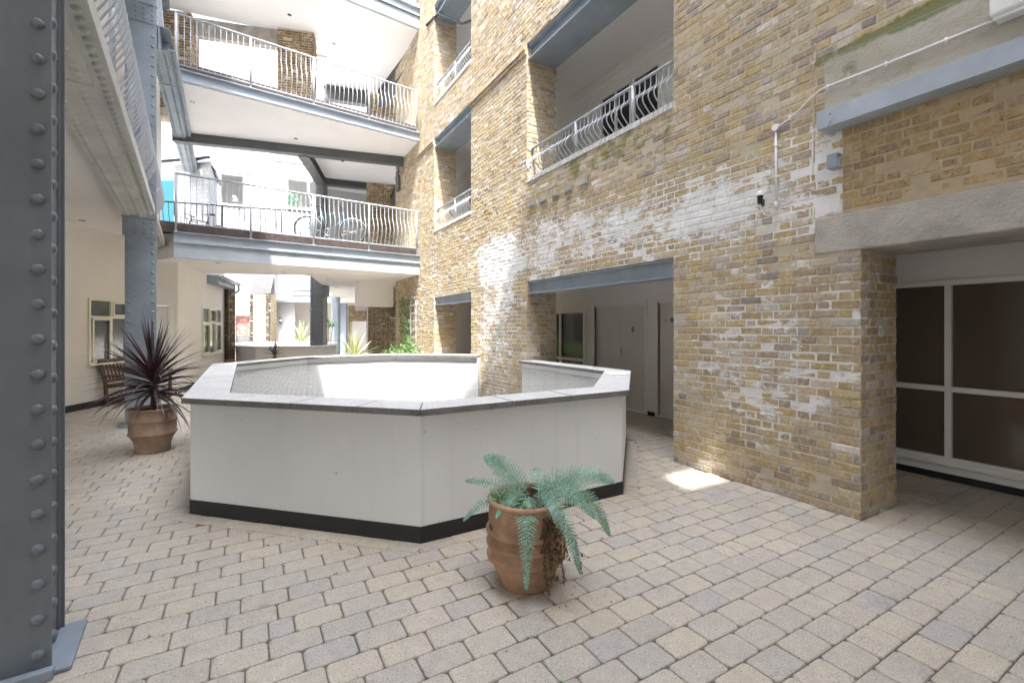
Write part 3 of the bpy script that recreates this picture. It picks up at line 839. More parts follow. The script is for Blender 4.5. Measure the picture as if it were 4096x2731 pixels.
# rear beam and columns under the second floor
m = MB(); a, b = Vector((WX, 14.72, 7.06)), Vector((-1.75, 16.05, 7.06)); xd = Vector((b.y - a.y, a.x - b.x, 0)).normalized()
ibeam(m, a, b, -xd, .24, .26, .02, .03, .8); m.build('rear_beam', 'steel_dark', w2)
m = MB(); a, b = Vector((1.35, 15.3, 7.05)), Vector((2.2, 18.0, 7.05)); ibeam(m, a, b, (1, -.3, 0), .3, .28, .02, .03, .5); m.build('side_beam', 'steel_dark', w2)
m = MB(); a, b = Vector((2.35, 18.0, 7.05)), Vector((4.0, 17.75, 7.05)); ibeam(m, a, b, (0, 1, 0), .3, .22, .02, .03, .5); m.build('cross_beam', 'steel_dark', w2)
m = MB(); m.box((3.24, 15.75, 2.30), (4.39, 16.4, 3.141)); m.build('duct_box', 'ceiling', w1)
m = MB(); m.box((3.45, 16.5, 2.55), (3.85, 17.4, 3.141)); m.prism([(3.45, 17.4), (3.85, 17.4), (3.85, 17.41), (3.45, 17.41)], 2.2, 2.55); m.build('duct_branch', 'ceiling', w1)
m = MB(); q = P(1470, 16.6); m.tube([(q.x, q.y, 0), (q.x, q.y, 3.15)], .02, 8); m.build('pipe', 'plastic', w1)

psts = [.08, 1.53, 2.97, 4.41]
def walk_rail(zt, zb, zf, label):
    a = W2(5.80, -.02); b = W2(.09, -.02)
    return railing('walkway_railing', a, b, zt, zb, zf, [.02, 1.46, 2.87, 4.30], label, out=(-WV.x, -WV.y), amp=.125, group='railings of the walkways', hook=True)
walk_rail(4.975, 3.89, 3.70, 'white grey railing of bowed bars on the first floor walkway, in front of the bicycles')
walk_rail(8.49, 7.385, 7.285, 'white grey railing of bowed bars on the second floor walkway, above the bicycles')
walk_rail(12.0, 11.03, 10.93, 'white grey railing of bowed bars at the very top edge, on the third floor walkway')
railing('rear_railing', (-2.15, 15.55), (2.2, 14.65), 5.0, 4.02, 3.9, [.1, 1.6, 3.1, 4.3], 'dark grey railing along the rear edge of the first floor walkway, behind the bicycles', 'rail_dark', out=(0, 1), amp=.1, pitch=.13)

# ------------------------------------------------------------------ riveted columns and plate girders
def column(o, rz, w, d, z0, z1, label, group, rs, cap=None, mt='steel'):
    """front plate facing -y in its frame; right edge at x=0"""
    t = thing('steel_column', (o[0], o[1], 0), label, 'column', group, rz); F = wmat(t)
    nf = F.to_3x3() @ Vector((0, -1, 0)); nr = F.to_3x3() @ Vector((1, 0, 0))
    m = MB()
    m.box((-w, 0, z0), (0, .014, z1), 0, F); m.box((-w, d - .014, z0), (-.012, d, z1), 0, F)
    m.box((-w + .045, .0145, z0), (-.05, d - .0145, z1), 0, F)                # web box
    m.box((-.052, .0145, z0), (-.016, .032, z1), 0, F); m.box((-.052, d - .034, z0), (-.028, d - .0145, z1), 0, F)
    m.box((-.0495, .14, z0), (-.038, d - .035, z1), 0, F)
    k = z0 + rs
    while k < z1:
        for x in (-.045, -w + .045): m.rivet(F @ Vector((x, 0, k)), nf, .026)
        m.rivet(F @ Vector((-.038, d * .62, k - rs * .4)), nr, .027)
        k += .1615
    m.build('shaft', mt, t, .002)
    if z0 < .1:
        m = MB(); m.box((-w - .1, -.05, .0), (.075, d + .02, .022), 0, F); m.box((-w - .06, -.09, .0005), (.02, -.0505, .05), 0, F); m.build('base_plate', 'steel', t, .006)
    if cap:
        for zc in cap:
            m = MB(); m.box((-w - .03, -.016, zc - .3), (.004, -.001, zc), 0, F)
            m.box((-w - .045, -.03, zc + .0005), (.012, .02, zc + .02), 0, F)
            for i in range(4):
                for j in range(3): m.rivet(F @ Vector((-.05 - i * (w - .06) / 3.2, -.016, zc - .07 - j * .085)), nf, .02)
            m.build('cap_plate', 'steel', t, .002)
    return t
CG = 'riveted steel columns along the left'
column((-.787, 2.935), R(5), .5, .36, 0, 7.0, 'shade-darkened grey riveted steel column filling the left edge close to the camera', CG, .09, mt='steel_near_shaded')
column((-1.285, 9.50), R(5), .40, .34, 0, 10.4, 'blue grey riveted steel column behind the potted purple cordyline', CG, .07, cap=(3.37, 6.86))
GO = Vector((-.86, 3.1, 0)); GA = R(4.9)
GF = lambda z: frame((GO.x, GO.y, z), GA)
def girder(z, y0, y1, label, pale, deep=.55, gap=None, fr=None):
    c = fr or frame((GO.x, GO.y, z), GA); p = c @ Vector((0, (y0 + y1) / 2, 0))
    t = thing('plate_girder', p, label, 'girder', 'riveted plate girders between the columns'); mt = 'steel_light' if pale else 'steel'
    m = MB(); dn = Vector((0, 0, -1)); nr = c.to_3x3() @ Vector((1, 0, 0))
    m.box((-.29, y0, 0), (0, y1, .014), 0, c); m.box((-.29, y0 + (y1 - y0) * .18, -.014), (.004, y0 + (y1 - y0) * .55, -.0005), 0, c)
    y = y0 + .08
    while y < y1:
        off = -.014 if y0 + (y1 - y0) * .18 < y < y0 + (y1 - y0) * .55 else 0
        for x in (-.225, -.07): m.rivet(c @ Vector((x, y, off)), dn, .028)
        m.rivet(c @ Vector((.055, y + .05, .05)), dn, .028); y += .115
    m.build('bottom_flange', mt, t)
    m = MB(); m.box((.0005, y0, .0505), (.115, y1, .062), 0, c); m.box((-.012, y0, .0145), (.0, y1, .0625), 0, c); m.box((.103, y0, .0625), (.115, y1, .16), 0, c)
    m.build('angle', 'steel_light' if pale else 'steel', t)
    m = MB(); m.box((-.16, y0, .0145), (-.14, y1, deep), 0, c); m.box((-.28, y0, deep + .0005), (.02, y1, deep + .015), 0, c)
    y = y0 + .5
    while y < y1: m.box((-.139, y, .03), (-.03, y + .012, deep - .01), 0, c); y += 1.3
    m.build('web', mt, t)
    return t
girder(3.38, .3, 6.3, 'pale flaking riveted girder running from the near column to the cordyline column', True)
girder(3.38, 6.78, 11.7, 'pale riveted girder end between the cordyline column and the rear wall', True, .35)
girder(6.87, .3, 6.3, 'upper riveted girder under the second floor gallery at the top left', True)
girder(6.9, 0, 8.2, 'long grey riveted girder running back under the second floor beside the walkways', False, .45, None, frame((-1.30, 11.0, 6.9), R(1.9)))
girder(10.3, .3, 16.2, 'topmost riveted girder under the third floor gallery', False, .45)

def side_rail(z, y0, y1, label):
    a = GF(0) @ Vector((-.02, y0, 0)); b = GF(0) @ Vector((-.02, y1, 0)); o = GF(0).to_3x3() @ Vector((1, 0, 0))
    L = y1 - y0; n = int(L / 1.45)
    r = railing('gallery_railing', (a.x, a.y), (b.x, b.y), z + 1.22, z + .12, z, [.05 + i * (L - .1) / n for i in range(n + 1)], label, out=(o.x, o.y), amp=.15, pitch=.125, group='bowed railings along the left galleries', rb=.010)
side_rail(3.75, .9, 9.25, 'long run of bowed bars seen end-on along the left first floor gallery')
side_rail(7.25, .9, 9.25, 'long run of bowed bars along the left second floor gallery, topmost left')

# ------------------------------------------------------------------ left building
def seg_wall(mb, a, b, z0, z1, holes=(), th=.2, mi=0, left=True):
    a = Vector((*a, 0)); b = Vector((*b, 0)); L = (b - a).length; u = (b - a) / L
    n = Vector((u.y, -u.x, 0))
    wallbody(mb, a, u, n, 0, L, z0, z1, th, holes, mi); return a, u, n
def casement(t, a, u, n, s0, z0, name, lights, zsill, ztr, ztop, mat='frame_cream', pane='pane_pale'):
    """window with narrow lights; each light = (width, opening?)"""
    f = MB(); x = s0; W = sum(l for l in lights)
    def bx(m, p, q, mi=0):
        (x0, d0, z0_), (x1, d1, z1_) = p, q
        vs = [a + u * xx + n * dd + Vector((0, 0, zz)) for xx, dd, zz in ((x0, d0, z0_), (x1, d0, z0_), (x1, d1, z0_), (x0, d1, z0_), (x0, d0, z1_), (x1, d0, z1_), (x1, d1, z1_), (x0, d1, z1_))]
        m.add(vs, [(0, 1, 2, 3), (4, 7, 6, 5), (0, 4, 5, 1), (1, 5, 6, 2), (2, 6, 7, 3), (3, 7, 4, 0)], mi)
    w = .045
    bx(f, (s0 - w, -.05, zsill - w), (s0 + W + w, .03, zsill)); bx(f, (s0 - w, -.05, ztop), (s0 + W + w, .03, ztop + w))
    bx(f, (s0 - w, -.05, zsill), (s0, .03, ztop)); bx(f, (s0 + W, -.05, zsill), (s0 + W + w, .03, ztop))
    bx(f, (s0 - .1, .0305, zsill - w - .02), (s0 + W + .1, .09, zsill - w + .02)) ; bx(f, (s0 - .08, -.02, zsill - w - .018), (s0 + W + .08, .03, zsill - w - .0005))
    bx(f, (s0, -.045, ztr - w / 2), (s0 + W, .028, ztr + w / 2))
    for l in lights[:-1]:
        x += l; bx(f, (x - w / 2, -.048, zsill), (x + w / 2, .029, ztr - w / 2)); bx(f, (x - w / 2, -.048, ztr + w / 2), (x + w / 2, .029, ztop))
    x = s0
    for i, l in enumerate(lights):
        for (za, zb, op) in ((zsill, ztr - w / 2, i != 1), (ztr + w / 2, ztop, i == 1)):
            if op:
                q0, q1 = x + .024, x + l - .024; e = .04
                bx(f, (q0, .0295, za + .005), (q1, .045, za + e)); bx(f, (q0, .0295, zb - e), (q1, .045, zb - .005)); bx(f, (q0, .0295, za + e), (q0 + e, .045, zb - e)); bx(f, (q1 - e, .0295, za + e), (q1, .045, zb - e))
        x += l
    fo = f.build('window', mat, t, .002)
    g = MB(); bx(g, (s0, -.025, zsill), (s0 + W, -.015, ztop)); g.build('pane', pane, fo)
    return fo
def left_building():
    t = thing('cream_building', (-3, 11, 0), 'cream rendered building on the left with casement windows and a recessed door', 'building')
    p0 = (-6.8, 3.4); p1 = (-2.0, 13.47); p2 = (-1.42, 13.55); p3 = (-.62, 18.05)
    a, b = Vector(p0), Vector(p1); L = (b - a).length
    s_win = ((Vector((-2.71, 12.0)) - a).length) + .05
    mb = MB()
    w = 1.45; h = [(s_win, s_win + w, .90, 2.13)]
    A, u, n = seg_wall(mb, p0, p1, 0, 3.56, h)
    seg_wall(mb, p0, p1, 3.9, 14.2)
    a2, u2, n2 = seg_wall(mb, (-2.05, 13.50), p2, 0, 3.2, [(.10, .60, -.0, 2.13)]) 
    L3 = (Vector(p3) - Vector(p2)).length; h3 = [(1.98, 3.98, .84, 2.13)]
    A3, u3, n3 = seg_wall(mb, p2, p3, 0, 3.5, h3)
    seg_wall(mb, (-9, 2), p0, 0, 14.2)
    seg_wall(mb, p1, (-2.05, 16), 3.9, 14.2)
    mb.build('wall', 'cream', t)
    casement(t, A, u, n, s_win, 0, 'window', [.52, .45, .48], .90, 1.80, 2.13)
    casement(t, A3, u3, n3, 1.98, 0, 'window', [.68, .68, .64], .84, 1.72, 2.13)
    # door in the recess
    def bx(m, p, q, a, u, n):
        (x0, d0, z0_), (x1, d1, z1_) = p, q
        vs = [a + u * xx + n * dd + Vector((0, 0, zz)) for xx, dd, zz in ((x0, d0, z0_), (x1, d0, z0_), (x1, d1, z0_), (x0, d1, z0_), (x0, d0, z1_), (x1, d0, z1_), (x1, d1, z1_), (x0, d1, z1_))]
        m.add(vs, [(0, 1, 2, 3), (4, 7, 6, 5), (0, 4, 5, 1), (1, 5, 6, 2), (2, 6, 7, 3), (3, 7, 4, 0)])
    m = MB(); bx(m, (.10, -.05, .02), (.45, -.02, 2.10), a2, u2, n2); d = m.build('door', 'door', t)
    m = MB(); bx(m, (.45, -.06, 0), (.50, .02, 2.16), a2, u2, n2); bx(m, (.0, -.06, 2.105), (.449, .019, 2.16), a2, u2, n2); bx(m, (.501, -.05, 0), (.56, .012, 2.21), a2, u2, n2); bx(m, (.0, -.05, 2.161), (.50, .012, 2.21), a2, u2, n2); m.build('door_frame', 'frame_cream', d)
    m = MB(); bx(m, (0, .001, 0), (L, .014, .13), A, u, n); bx(m, (.57, .001, 0), (.62, .012, .12), a2, u2, n2); bx(m, (0, .001, 0), (L3, .012, .12), A3, u3, n3); m.build('skirting', 'black', t)
    # gallery slabs
    gl = lambda y, x=-.1: tuple((GF(0) @ Vector((x, y, 0)))[:2])
    for z0, z1 in ((3.56, 3.86), (7.1, 7.4), (10.6, 10.9), (14.0, 14.4)):
        m = MB(); 
        m.prism([gl(-9), gl(9.3 if z0 < 14 else 13), (-1.95, 13.4), (-2.15, 13.45), (-6.75, 3.5), (-9, 2), (-9, -5.9)], z0, z1); m.build('gallery_floor', 'ceiling', t)
    spot(t, -2.62, 11.3, 3.56)
    m = MB(); bx(m, (4.4, .001, 3.28), (L, .006, 3.292), A, u, n); m.build('trim_line', 'cream', t)
    # gutter and box fascia at the far end
    m = MB(); bx(m, (2.45, .001, 2.86), (4.45, .30, 3.12), A3, u3, n3); f = m.build('box_gutter', 'steel', t, .006)
    m = MB(); q = [A3 + u3 * s + n3 * .38 + Vector((0, 0, 3.05)) for s in (2.5, 4.75)]; m.tube(q, .065, 12); e = q[1]
    m.tube([e + Vector((-.02, -.15, -.03)), e + Vector((0, -.1, -.22)), e - n3 * .2 + Vector((0, -.1, -.36)), e - n3 * .5 + Vector((0, 0, -.45))], .04, 10); m.build('gutter_pipe', 'rail', t)
    # white gable corner above with its own gutter
    up = thing('white_annexe', (-1.6, 17.4, 3.9), 'small white painted brick annexe with a black gutter, beyond the railings at first floor', 'building')
    m = MB(); m.prism([tuple(P(700, 16.0)[:2]), tuple(P(836, 15.6)[:2]), tuple(P(870, 17.4)[:2]), tuple(P(700, 19)[:2])], 3.1, 7.2); m.build('wall', 'whitebrick', up)
    m = MB(); m.tube([P(640, 15.9, 7.32), P(835, 15.5, 7.32), P(880, 17.6, 7.05)], .06, 10); m.build('gutter', 'black_plastic', up)
    m = MB(); m.prism([tuple(P(690, 15.9)[:2]), tuple(P(842, 15.45)[:2]), tuple(P(880, 17.5)[:2]), tuple(P(690, 19.2)[:2])], 7.2, 7.27); m.build('eaves', 'white', up)
    m = MB(); F = P(640, 15.2); G2 = P(695, 15.2); m.prism([tuple(F[:2]), tuple(G2[:2]), (G2.x, G2.y + .05), (F.x, F.y + .05)], 3.95, 6.45); tag(m.build('door_panel', 'teal', None), 'turquoise painted panel beyond the first floor railing at the left', 'panel')
    m = MB(); pr = [tuple(P(897, 15.3)[:2]), tuple(P(912, 15.2)[:2]), tuple(P(941, 15.7)[:2]), tuple(P(930, 17)[:2]), tuple(P(897, 16.6)[:2])]
    m.prism(pr, 0, 3.12, 1)
    for q in range(2):
        a_, b_ = Vector((*pr[q], 0)), Vector((*pr[q + 1], 0)); l_ = (b_ - a_).length; uu = (b_ - a_) / l_; nn = Vector((uu.y, -uu.x, 0))
        bricks(m, a_, uu, nn, 0, l_, .5, 3.1, (), 0, .003, q * .1)
    tag(m.build('brick_pier', ['blue_brick', 'yellow_mortar'], None), 'black glazed brick pier with yellow mortar at the corner of the cream building', 'pier')
left_building()

# ------------------------------------------------------------------ far courtyard
def far_scene():
    # tall white painted brick block: its front runs a little away to the right
    a = P(700, 25.6); b = P(1420, 29.2); u = (b - a).normalized(); n = Vector((u.y, -u.x, 0)); L = (b - a).length
    rz = math.atan2(u.y, u.x)
    t = thing('white_building', (a.x, a.y, 0), 'tall white painted brick building behind the walkways, with square window openings', 'building', rz=rz)
    F = wmat(t)
    def S(px):           # distance along the front met by a bearing
        r = P(px, 1); d = Vector((r.x, r.y)); den = d.x * u.y - d.y * u.x
        return (a.x * u.y - a.y * u.x) / den * d.dot(Vector((u.x, u.y))) - a.dot(u)
    def Z(px, py):
        r = P(px, 1); den = r.x * u.y - r.y * u.x; k = (a.x * u.y - a.y * u.x) / den; return 1.6 + (1308 - py) / 1838. * k
    wins = [(S(884), S(972), Z(925, 817), Z(925, 700)), (S(1152), S(1268), Z(1200, 831), Z(1200, 722)), (S(1092), S(1225), Z(1150, 640), Z(1150, 560))]
    low = [(S(942), S(999), 0, Z(970, 1262)), (S(1100) + .0, L + 2.5, -1, 3.25)]
    m = MB(); m_h = [w for w in wins] + low
    wallbody(m, (0, 0, 0), (1, 0, 0), (0, -1, 0), -3, L + 2, 0, 18.4, .35, m_h)
    m.box((-3, .36, 0), (L + 2, 3.2, 18.3)) if False else None
    m.v = [F @ Vector(v) for v in m.v]
    o = m.build('wall', 'whitebrick', t)
    m = MB(); m.box((-3, 2.6, 0), (L + 2, 2.7, 18.3), 0, F)
    for z in (3.6, 7.2, 11.3): m.box((-3, .36, z), (L + 2, 2.59, z + .2), 0, F)
    m.build('inner_wall', 'grey_wall', t)
    m = MB(); m.box((-3, -.12, 18.401), (L + 2, .45, 18.8), 0, F); m.build('parapet', 'brick', t)
    for k, w in enumerate(wins):
        m = MB(); m.box((w[0] - .12, -.09, w[2] - .14), (w[1] + .12, .3, w[2] - .001), 0, F); m.build('sill', 'coping', t)
        m = MB(); m.box((w[0] - .45, -.04, w[3] + .14), (w[1] + .55, -.001, w[3] + .24), 0, F)
        for x in (w[0] + .1, w[1] - .2): m.disc(F @ Vector((x, -.04, w[3] + .19)), .045, F.to_3x3() @ Vector((0, -1, 0)), 12, 0, .02)
        m.build('lintel_bar', 'steel', t)
    w = wins[2]; m = MB()
    for i in range(14): x = w[0] + (i + .5) * (w[1] - w[0]) / 14; m.tube([F @ Vector((x, .0, w[2])), F @ Vector((x, 0, w[3]))], .014, 5)
    m.build('window_bars', 'rail', t)
    # kitchen window with patterned blind on the ground floor
    x0, x1 = low[0][0], low[0][1]; zt = low[0][3]
    m = MB(); m.box((x0, .25, zt - 1.35), (x1, .27, zt), 0, F); m.build('blind', 'blind', t)
    m = MB(); m.box((x0, .24, zt - 1.5), (x1, .28, zt - 1.351), 0, F); m.box((x0, .24, .95), (x1, .28, 1.08), 0, F); m.build('window_bar', 'rail_dark', t)
    m = MB(); m.box((x0, .26, 1.081), (x1, .28, zt - 1.501), 0, F); m.build('cupboard_front', 'frame_cream', t)
    m = MB(); m.box((x0, .26, 0.0), (x1, .28, .949), 0, F); m.build('frosted_glass', 'pane_pale', t)
    # little white wall ornament on the sill
    c = P(938, 25.5 + .6, wins[0][2] + .02)
    m = MB(); m.tube([c + Vector((0, 0, 0)), c + Vector((.05, 0, .18)), c + Vector((.0, 0, .32))], [.07, .06, .03], 8); m.tube([c + Vector((.05, 0, .15)), c + Vector((.2, 0, .02))], [.05, .02], 6); m.tube([c + Vector((0, 0, .3)), c + Vector((-.1, 0, .2))], [.05, .02], 6)
    tag(m.build('garden_ornament', 'white'), 'small white ornament on the sill of the left window of the white building', 'ornament')
    # porch of cream render with wall lamp, seen under the far walkway
    A0 = P(1096, 28.4); A1 = P(1180, 28.6); B1 = P(1215, 31.5); B2 = P(1480, 33)
    m = MB(); m.prism([tuple(A0[:2]), tuple(A1[:2]), tuple((A1 + Vector((.1, .9, 0)))[:2]), tuple((A0 + Vector((.1, .9, 0)))[:2])], 0, 3.2)
    tag(m.build('porch_wall', 'light_grey_wall'), 'white rendered wall with a small wall lamp beyond the second well', 'wall')
    m = MB(); m.prism([tuple(P(1180, 31)[:2]), tuple(P(1352, 31.8)[:2]), tuple(P(1352, 32.2)[:2]), tuple(P(1180, 31.4)[:2])], 0, 3.4)
    tag(m.build('far_wall', 'cream'), 'plain cream wall at the very back under the far walkway', 'wall')
    c = P(1122, 28.3, 2.0); lamp = thing('wall_lamp', c, 'small dark bulkhead lamp on the far white wall', 'lamp')
    m = MB(); m.lathe([(.0, -.2), (.07, -.16), (.10, -.05), (.10, .12), (.06, .2), (0, .22)], c, 12); m.build('lamp_body', 'steel_dark', lamp)
    m = MB(); m.lathe([(.0, -.08), (.075, -.05), (.075, .06), (0, .1)], c + Vector((0, -.06, 0)), 10); m.build('lens', 'plastic', lamp)
    # far walkway
    p, q = P(1085, 27.6), P(1480, 28.9); uu = (q - p).normalized(); nn = Vector((uu.y, -uu.x, 0))
    t = thing('walkway', p + Vector((0, 0, 3.2)), 'far pale blue walkway at the back of the second courtyard, a terracotta pot on it', 'walkway', G)
    m = MB(); m.extrude([(0, 0), (0, .42), (-.14, .42), (-.14, 0)], p + Vector((0, 0, 3.12)), q + Vector((0, 0, 3.12)), nn); m.build('fascia', 'fascia', t)
    m = MB(); m.extrude([(.0, 0), (.1, 0), (.02, .03), (.02, .28), (.1, .3), (.1, .32), (0, .32)], p + Vector((0, 0, 3.541)), q + Vector((0, 0, 3.541)), nn); m.build('edge_beam', 'fascia', t)
    m = MB(); m.extrude([(-.1, 0), (-.1, .3), (-2.2, .3), (-2.2, 0)], p + Vector((0, 0, 3.6)), q + Vector((0, 0, 3.6)), nn); m.build('deck_edge', 'deck', t)
    railing('walkway_railing', tuple(p[:2]), tuple(q[:2]), 5.3, 4.05, 3.87, [.05, 3.3], 'bowed railing on the far walkway at the back of the second courtyard', out=tuple(nn[:2]), amp=.17, pitch=.16, group='railings of the walkways', rb=.014)
    c = p + uu * 1.45 - nn * .5
    t = thing('potted_shrub', c + Vector((0, 0, 3.9)), 'potted green shrub in terracotta on the far walkway', 'plant')
    m = MB(); m.lathe([(.30, 0), (.42, .5), (.46, .5), (.46, .6), (.4, .6), (.38, .55), (0, .55)], c + Vector((0, 0, 3.9)), 20); m.build('pot', 'terracotta', t)
    m = MB(); leafcloud(m, c + Vector((.1, 0, 5.0)), (.8, .5, .6), 420, .09); m.build('foliage', 'green', t)
    wheel_c = p + uu * 2.6 - nn * .35 + Vector((0, 0, 4.28)); b_ = thing('bicycle', (wheel_c.x, wheel_c.y, 3.9), 'bicycle on the far walkway beside the potted shrub, one wheel showing', 'bicycle', 'bicycles')
    m = MB(); wheel(m, wheel_c, uu, .36); m.build('wheel', ['rubber', 'chrome'], b_)
    # brick chimney stack / buttress with tiled shoulder
    c0, c1, c2 = P(999, 20.4), P(1082, 20.3), P(1106, 21.3); c3 = c0 + (c2 - c1)
    t = thing('brick_buttress', ((c0.x + c1.x) / 2, (c0.y + c1.y) / 2, 0), 'yellow and blue brick buttress with a sloping grey tiled shoulder in the second courtyard', 'buttress')
    m = MB(); H = 3.05
    m.prism([tuple(v[:2]) for v in (c0, c1, c2, c3)], 0, H, 1)
    for x, y, sd in ((c0, c1, 0), (c1, c2, 1)):
        l_ = (y - x).length; e = (y - x) / l_; nn2 = Vector((e.y, -e.x, 0)); bricks(m, x, e, nn2, 0, l_, .8, H, (), 0, .003, .05 * sd)
        w_ = .16
        if sd == 0:
            bricks(m, x + nn2 * .004, e, nn2, 0, w_, .8, H, (), 2); bricks(m, x + nn2 * .004, e, nn2, l_ - w_ - .05, l_, .8, H, (), 2)
    m.build('masonry', ['brick', 'mortar', 'blue_brick'], t)
    m = MB(); e = (c1 - c0); bk = (c3 - c0)
    for k in range(9):
        f0, f1 = k / 9, (k + 1) / 9; z0, z1 = H + .02 + f0 * .95, H + .02 + f1 * .95
        s = .0 + .03 * k / 9; q0 = c0 + bk * f0 * .8 + e * s; q1 = c1 + bk * f0 * .8 - e * s; q2 = c1 + bk * f1 * .8 - e * s; q3 = c0 + bk * f1 * .8 + e * s
        up = Vector((0, 0, 1))
        vs = [q0 + up * (z0), q1 + up * z0, q2 + up * (z1 + .0), q3 + up * z1, q0 + up * (z0 + .035), q1 + up * (z0 + .035), q2 + up * (z1 + .02), q3 + up * (z1 + .02)]
        m.add(vs, [(0, 3, 2, 1), (4, 5, 6, 7), (0, 1, 5, 4), (1, 2, 6, 5), (2, 3, 7, 6), (3, 0, 4, 7)])
    m.build('tiled_shoulder', 'slate', t)
    m = MB(); m.prism([tuple(v[:2]) for v in (c0 + bk * .75, c1 + bk * .75, c2 + bk * .3, c3 + bk * .3)], H, H + 4.2); m.build('stack', 'light_grey_wall', t)
    # second well
    ch = [P(942, 15.7), P(1022, 15.0), P(1300, 15.6), P(1345, 16.8), P(1345, 19.6), P(1240, 20.4), P(1000, 19.8), P(942, 18)]
    t = thing('well_parapet', (1.0, 17, 0), 'second well beyond, low white parapet in shade with pale coping', 'parapet wall')
    m = MB(); cx = sum(v.x for v in ch) / 8; cy = sum(v.y for v in ch) / 8
    o2 = [(v.x, v.y) for v in ch]; i2 = [(v.x + (cx - v.x) * .12, v.y + (cy - v.y) * .1) for v in ch]; oo = [(v.x - (cx - v.x) * .03, v.y - (cy - v.y) * .03) for v in ch]
    for i in range(8): m.prism([o2[i], o2[(i + 1) % 8], i2[(i + 1) % 8], i2[i]], 0, .90)
    m.build('wall', 'grey_wall', t)
    for i in range(8):
        m = MB(); m.prism([oo[i], oo[(i + 1) % 8], i2[(i + 1) % 8], i2[i]], .901, .965); m.build('coping_stone', 'coping', t, .004)
    # free standing grey column with drain pipe, and two riveted blue columns beyond
    p = P(1271, 16.9); t = thing('steel_column', (p.x, p.y, 0), 'plain dark grey column with a drain pipe, behind the far coping of the well', 'column')
    m = MB(); rz = math.atan2(-math.sin(YAW), math.cos(YAW)); Fc = frame(p, rz); m.box((-.19, 0, 0), (.2, .4, 7.0), 0, Fc); m.build('shaft', 'steel_dark', t)
    m = MB(); m.box((-.14, -.03, 2.75), (.27, -.001, 3.13), 0, Fc); m.box((.2005, 0, 2.75), (.27, .4, 3.13), 0, Fc)
    for x in (-.08, .13): m.rivet(Fc @ Vector((x, -.03, 3.02)), (0, -1, 0), .03)
    m.build('cap_plate', 'steel_dark', t)
    m = MB(); m.tube([Fc @ Vector((-.27, .1, 0)), Fc @ Vector((-.27, .1, 6.2)), Fc @ Vector((-.38, .1, 6.5)), Fc @ Vector((-.38, .1, 7.0))], .055, 10)
    for z in (1.0, 2.2, 2.75, 6.1): m.tube([Fc @ Vector((-.27, .1, z)), Fc @ Vector((-.27, .1, z + .09))], .07, 10)
    m.build('drain_pipe', 'steel', t)
    column(tuple(P(1352, 23.6)[:2]), rz, .36, .36, 0, 3.13, 'bright blue grey riveted column, first of the pair beyond the second well', CG, .1)
    column(tuple(P(1384, 29.5)[:2]), rz, .40, .36, 0, 3.13, 'farthest blue grey riveted column, just left of the dark brick arch', CG, .1)
    # dark brick end wall and third pier of the brick building
    m = MB(); a_, b_ = P(1353, 31.9), P(1500, 30.5); e = (b_ - a_); l_ = e.length; e /= l_; nn2 = Vector((e.y, -e.x, 0))
    wallbody(m, a_, e, nn2, 0, l_ + 2, 0, 3.1, .3, [(1.1, 5, 0, 2.0)], 1); bricks(m, a_, e, nn2, 0, l_ + 2, .6, 3.1, [(1.1, 5, 0, 2.0)])
    m.box((0, 0, 0), (.01, .01, .01)) if False else None
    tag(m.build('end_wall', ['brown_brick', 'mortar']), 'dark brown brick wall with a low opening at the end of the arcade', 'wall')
    m = MB(); c = Vector((3.93, 17.75, 0)); d = Vector((5.2, 17.40, 0)); e = (d - c); l_ = e.length; e /= l_; nn2 = Vector((e.y, -e.x, 0))
    m.prism([(c.x, c.y), (d.x, d.y), (d.x + .2, d.y + .7), (c.x + .2, c.y + .7)], 0, 12, 1)
    bricks(m, c, e, nn2, 0, l_, .5, 10.4)
    bricks(m, Vector((4.13, 18.45, 0)), -Vector((.2, .7, 0)).normalized(), Vector((-.96, .27, 0)), 0, .72, .5, 7)
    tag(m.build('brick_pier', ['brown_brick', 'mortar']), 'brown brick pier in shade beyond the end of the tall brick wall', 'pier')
    for z in (2.18, 6.3):
        m = MB(); ibeam(m, (WX + .05, 15.56, z + .26), (4.75, 17.5, z + .26), (1, 0, 0), .2, .24); tag(m.build('steel_lintel', 'steel_dark'), 'dark steel beam spanning from the brick wall to the brown pier at ' + ('ground floor level' if z < 3 else 'first floor level'), 'beam')
    # brick piers at the rear of the second floor
    for (x0, y0, x1, y1, lab) in ((.80, 15.06, 1.74, 14.80, 'broad brown brick pier behind the second floor railing'), (-2.3, 15.85, -1.33, 15.58, 'brown brick pier behind the second floor railing at its left end')):
        m = MB(); c = Vector((x0, y0, 0)); d = Vector((x1, y1, 0)); e = (d - c); l_ = e.length; e /= l_; nn2 = Vector((e.y, -e.x, 0)); bk = -nn2 * .55
        m.prism([(c.x, c.y), (d.x, d.y), (d.x + bk.x, d.y + bk.y), (c.x + bk.x, c.y + bk.y)], 7.45, 10.36, 1)
        bricks(m, c, e, nn2, 0, l_, 7.6, 10.34); bricks(m, d, -nn2, e, 0, .55, 7.6, 10.34)
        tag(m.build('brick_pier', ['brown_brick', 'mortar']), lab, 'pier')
    m = MB(); a_, b_ = Vector((-1.3, 15.75, 9.85)), Vector((.8, 15.2, 9.85)); m.extrude([(0, 0), (0, .5), (.2, .5), (.2, 0)], a_, b_, (.25, .97, 0)); tag(m.build('concrete_lintel', 'concrete'), 'grey concrete lintel between the two second floor piers', 'lintel')
    m = MB(); ibeam(m, (2.45, 17.75, 10.36), (3.9, 17.45, 10.36), (0, 1, 0), .3, .5); ibeam(m, (4.45, 13.95, 10.36), (4.2, 17.4, 10.36), (1, 0, 0), .3, .5); tag(m.build('steel_frame', 'steel_dark'), 'dark grey steel beams under the third floor walkway near the brick wall', 'beam')
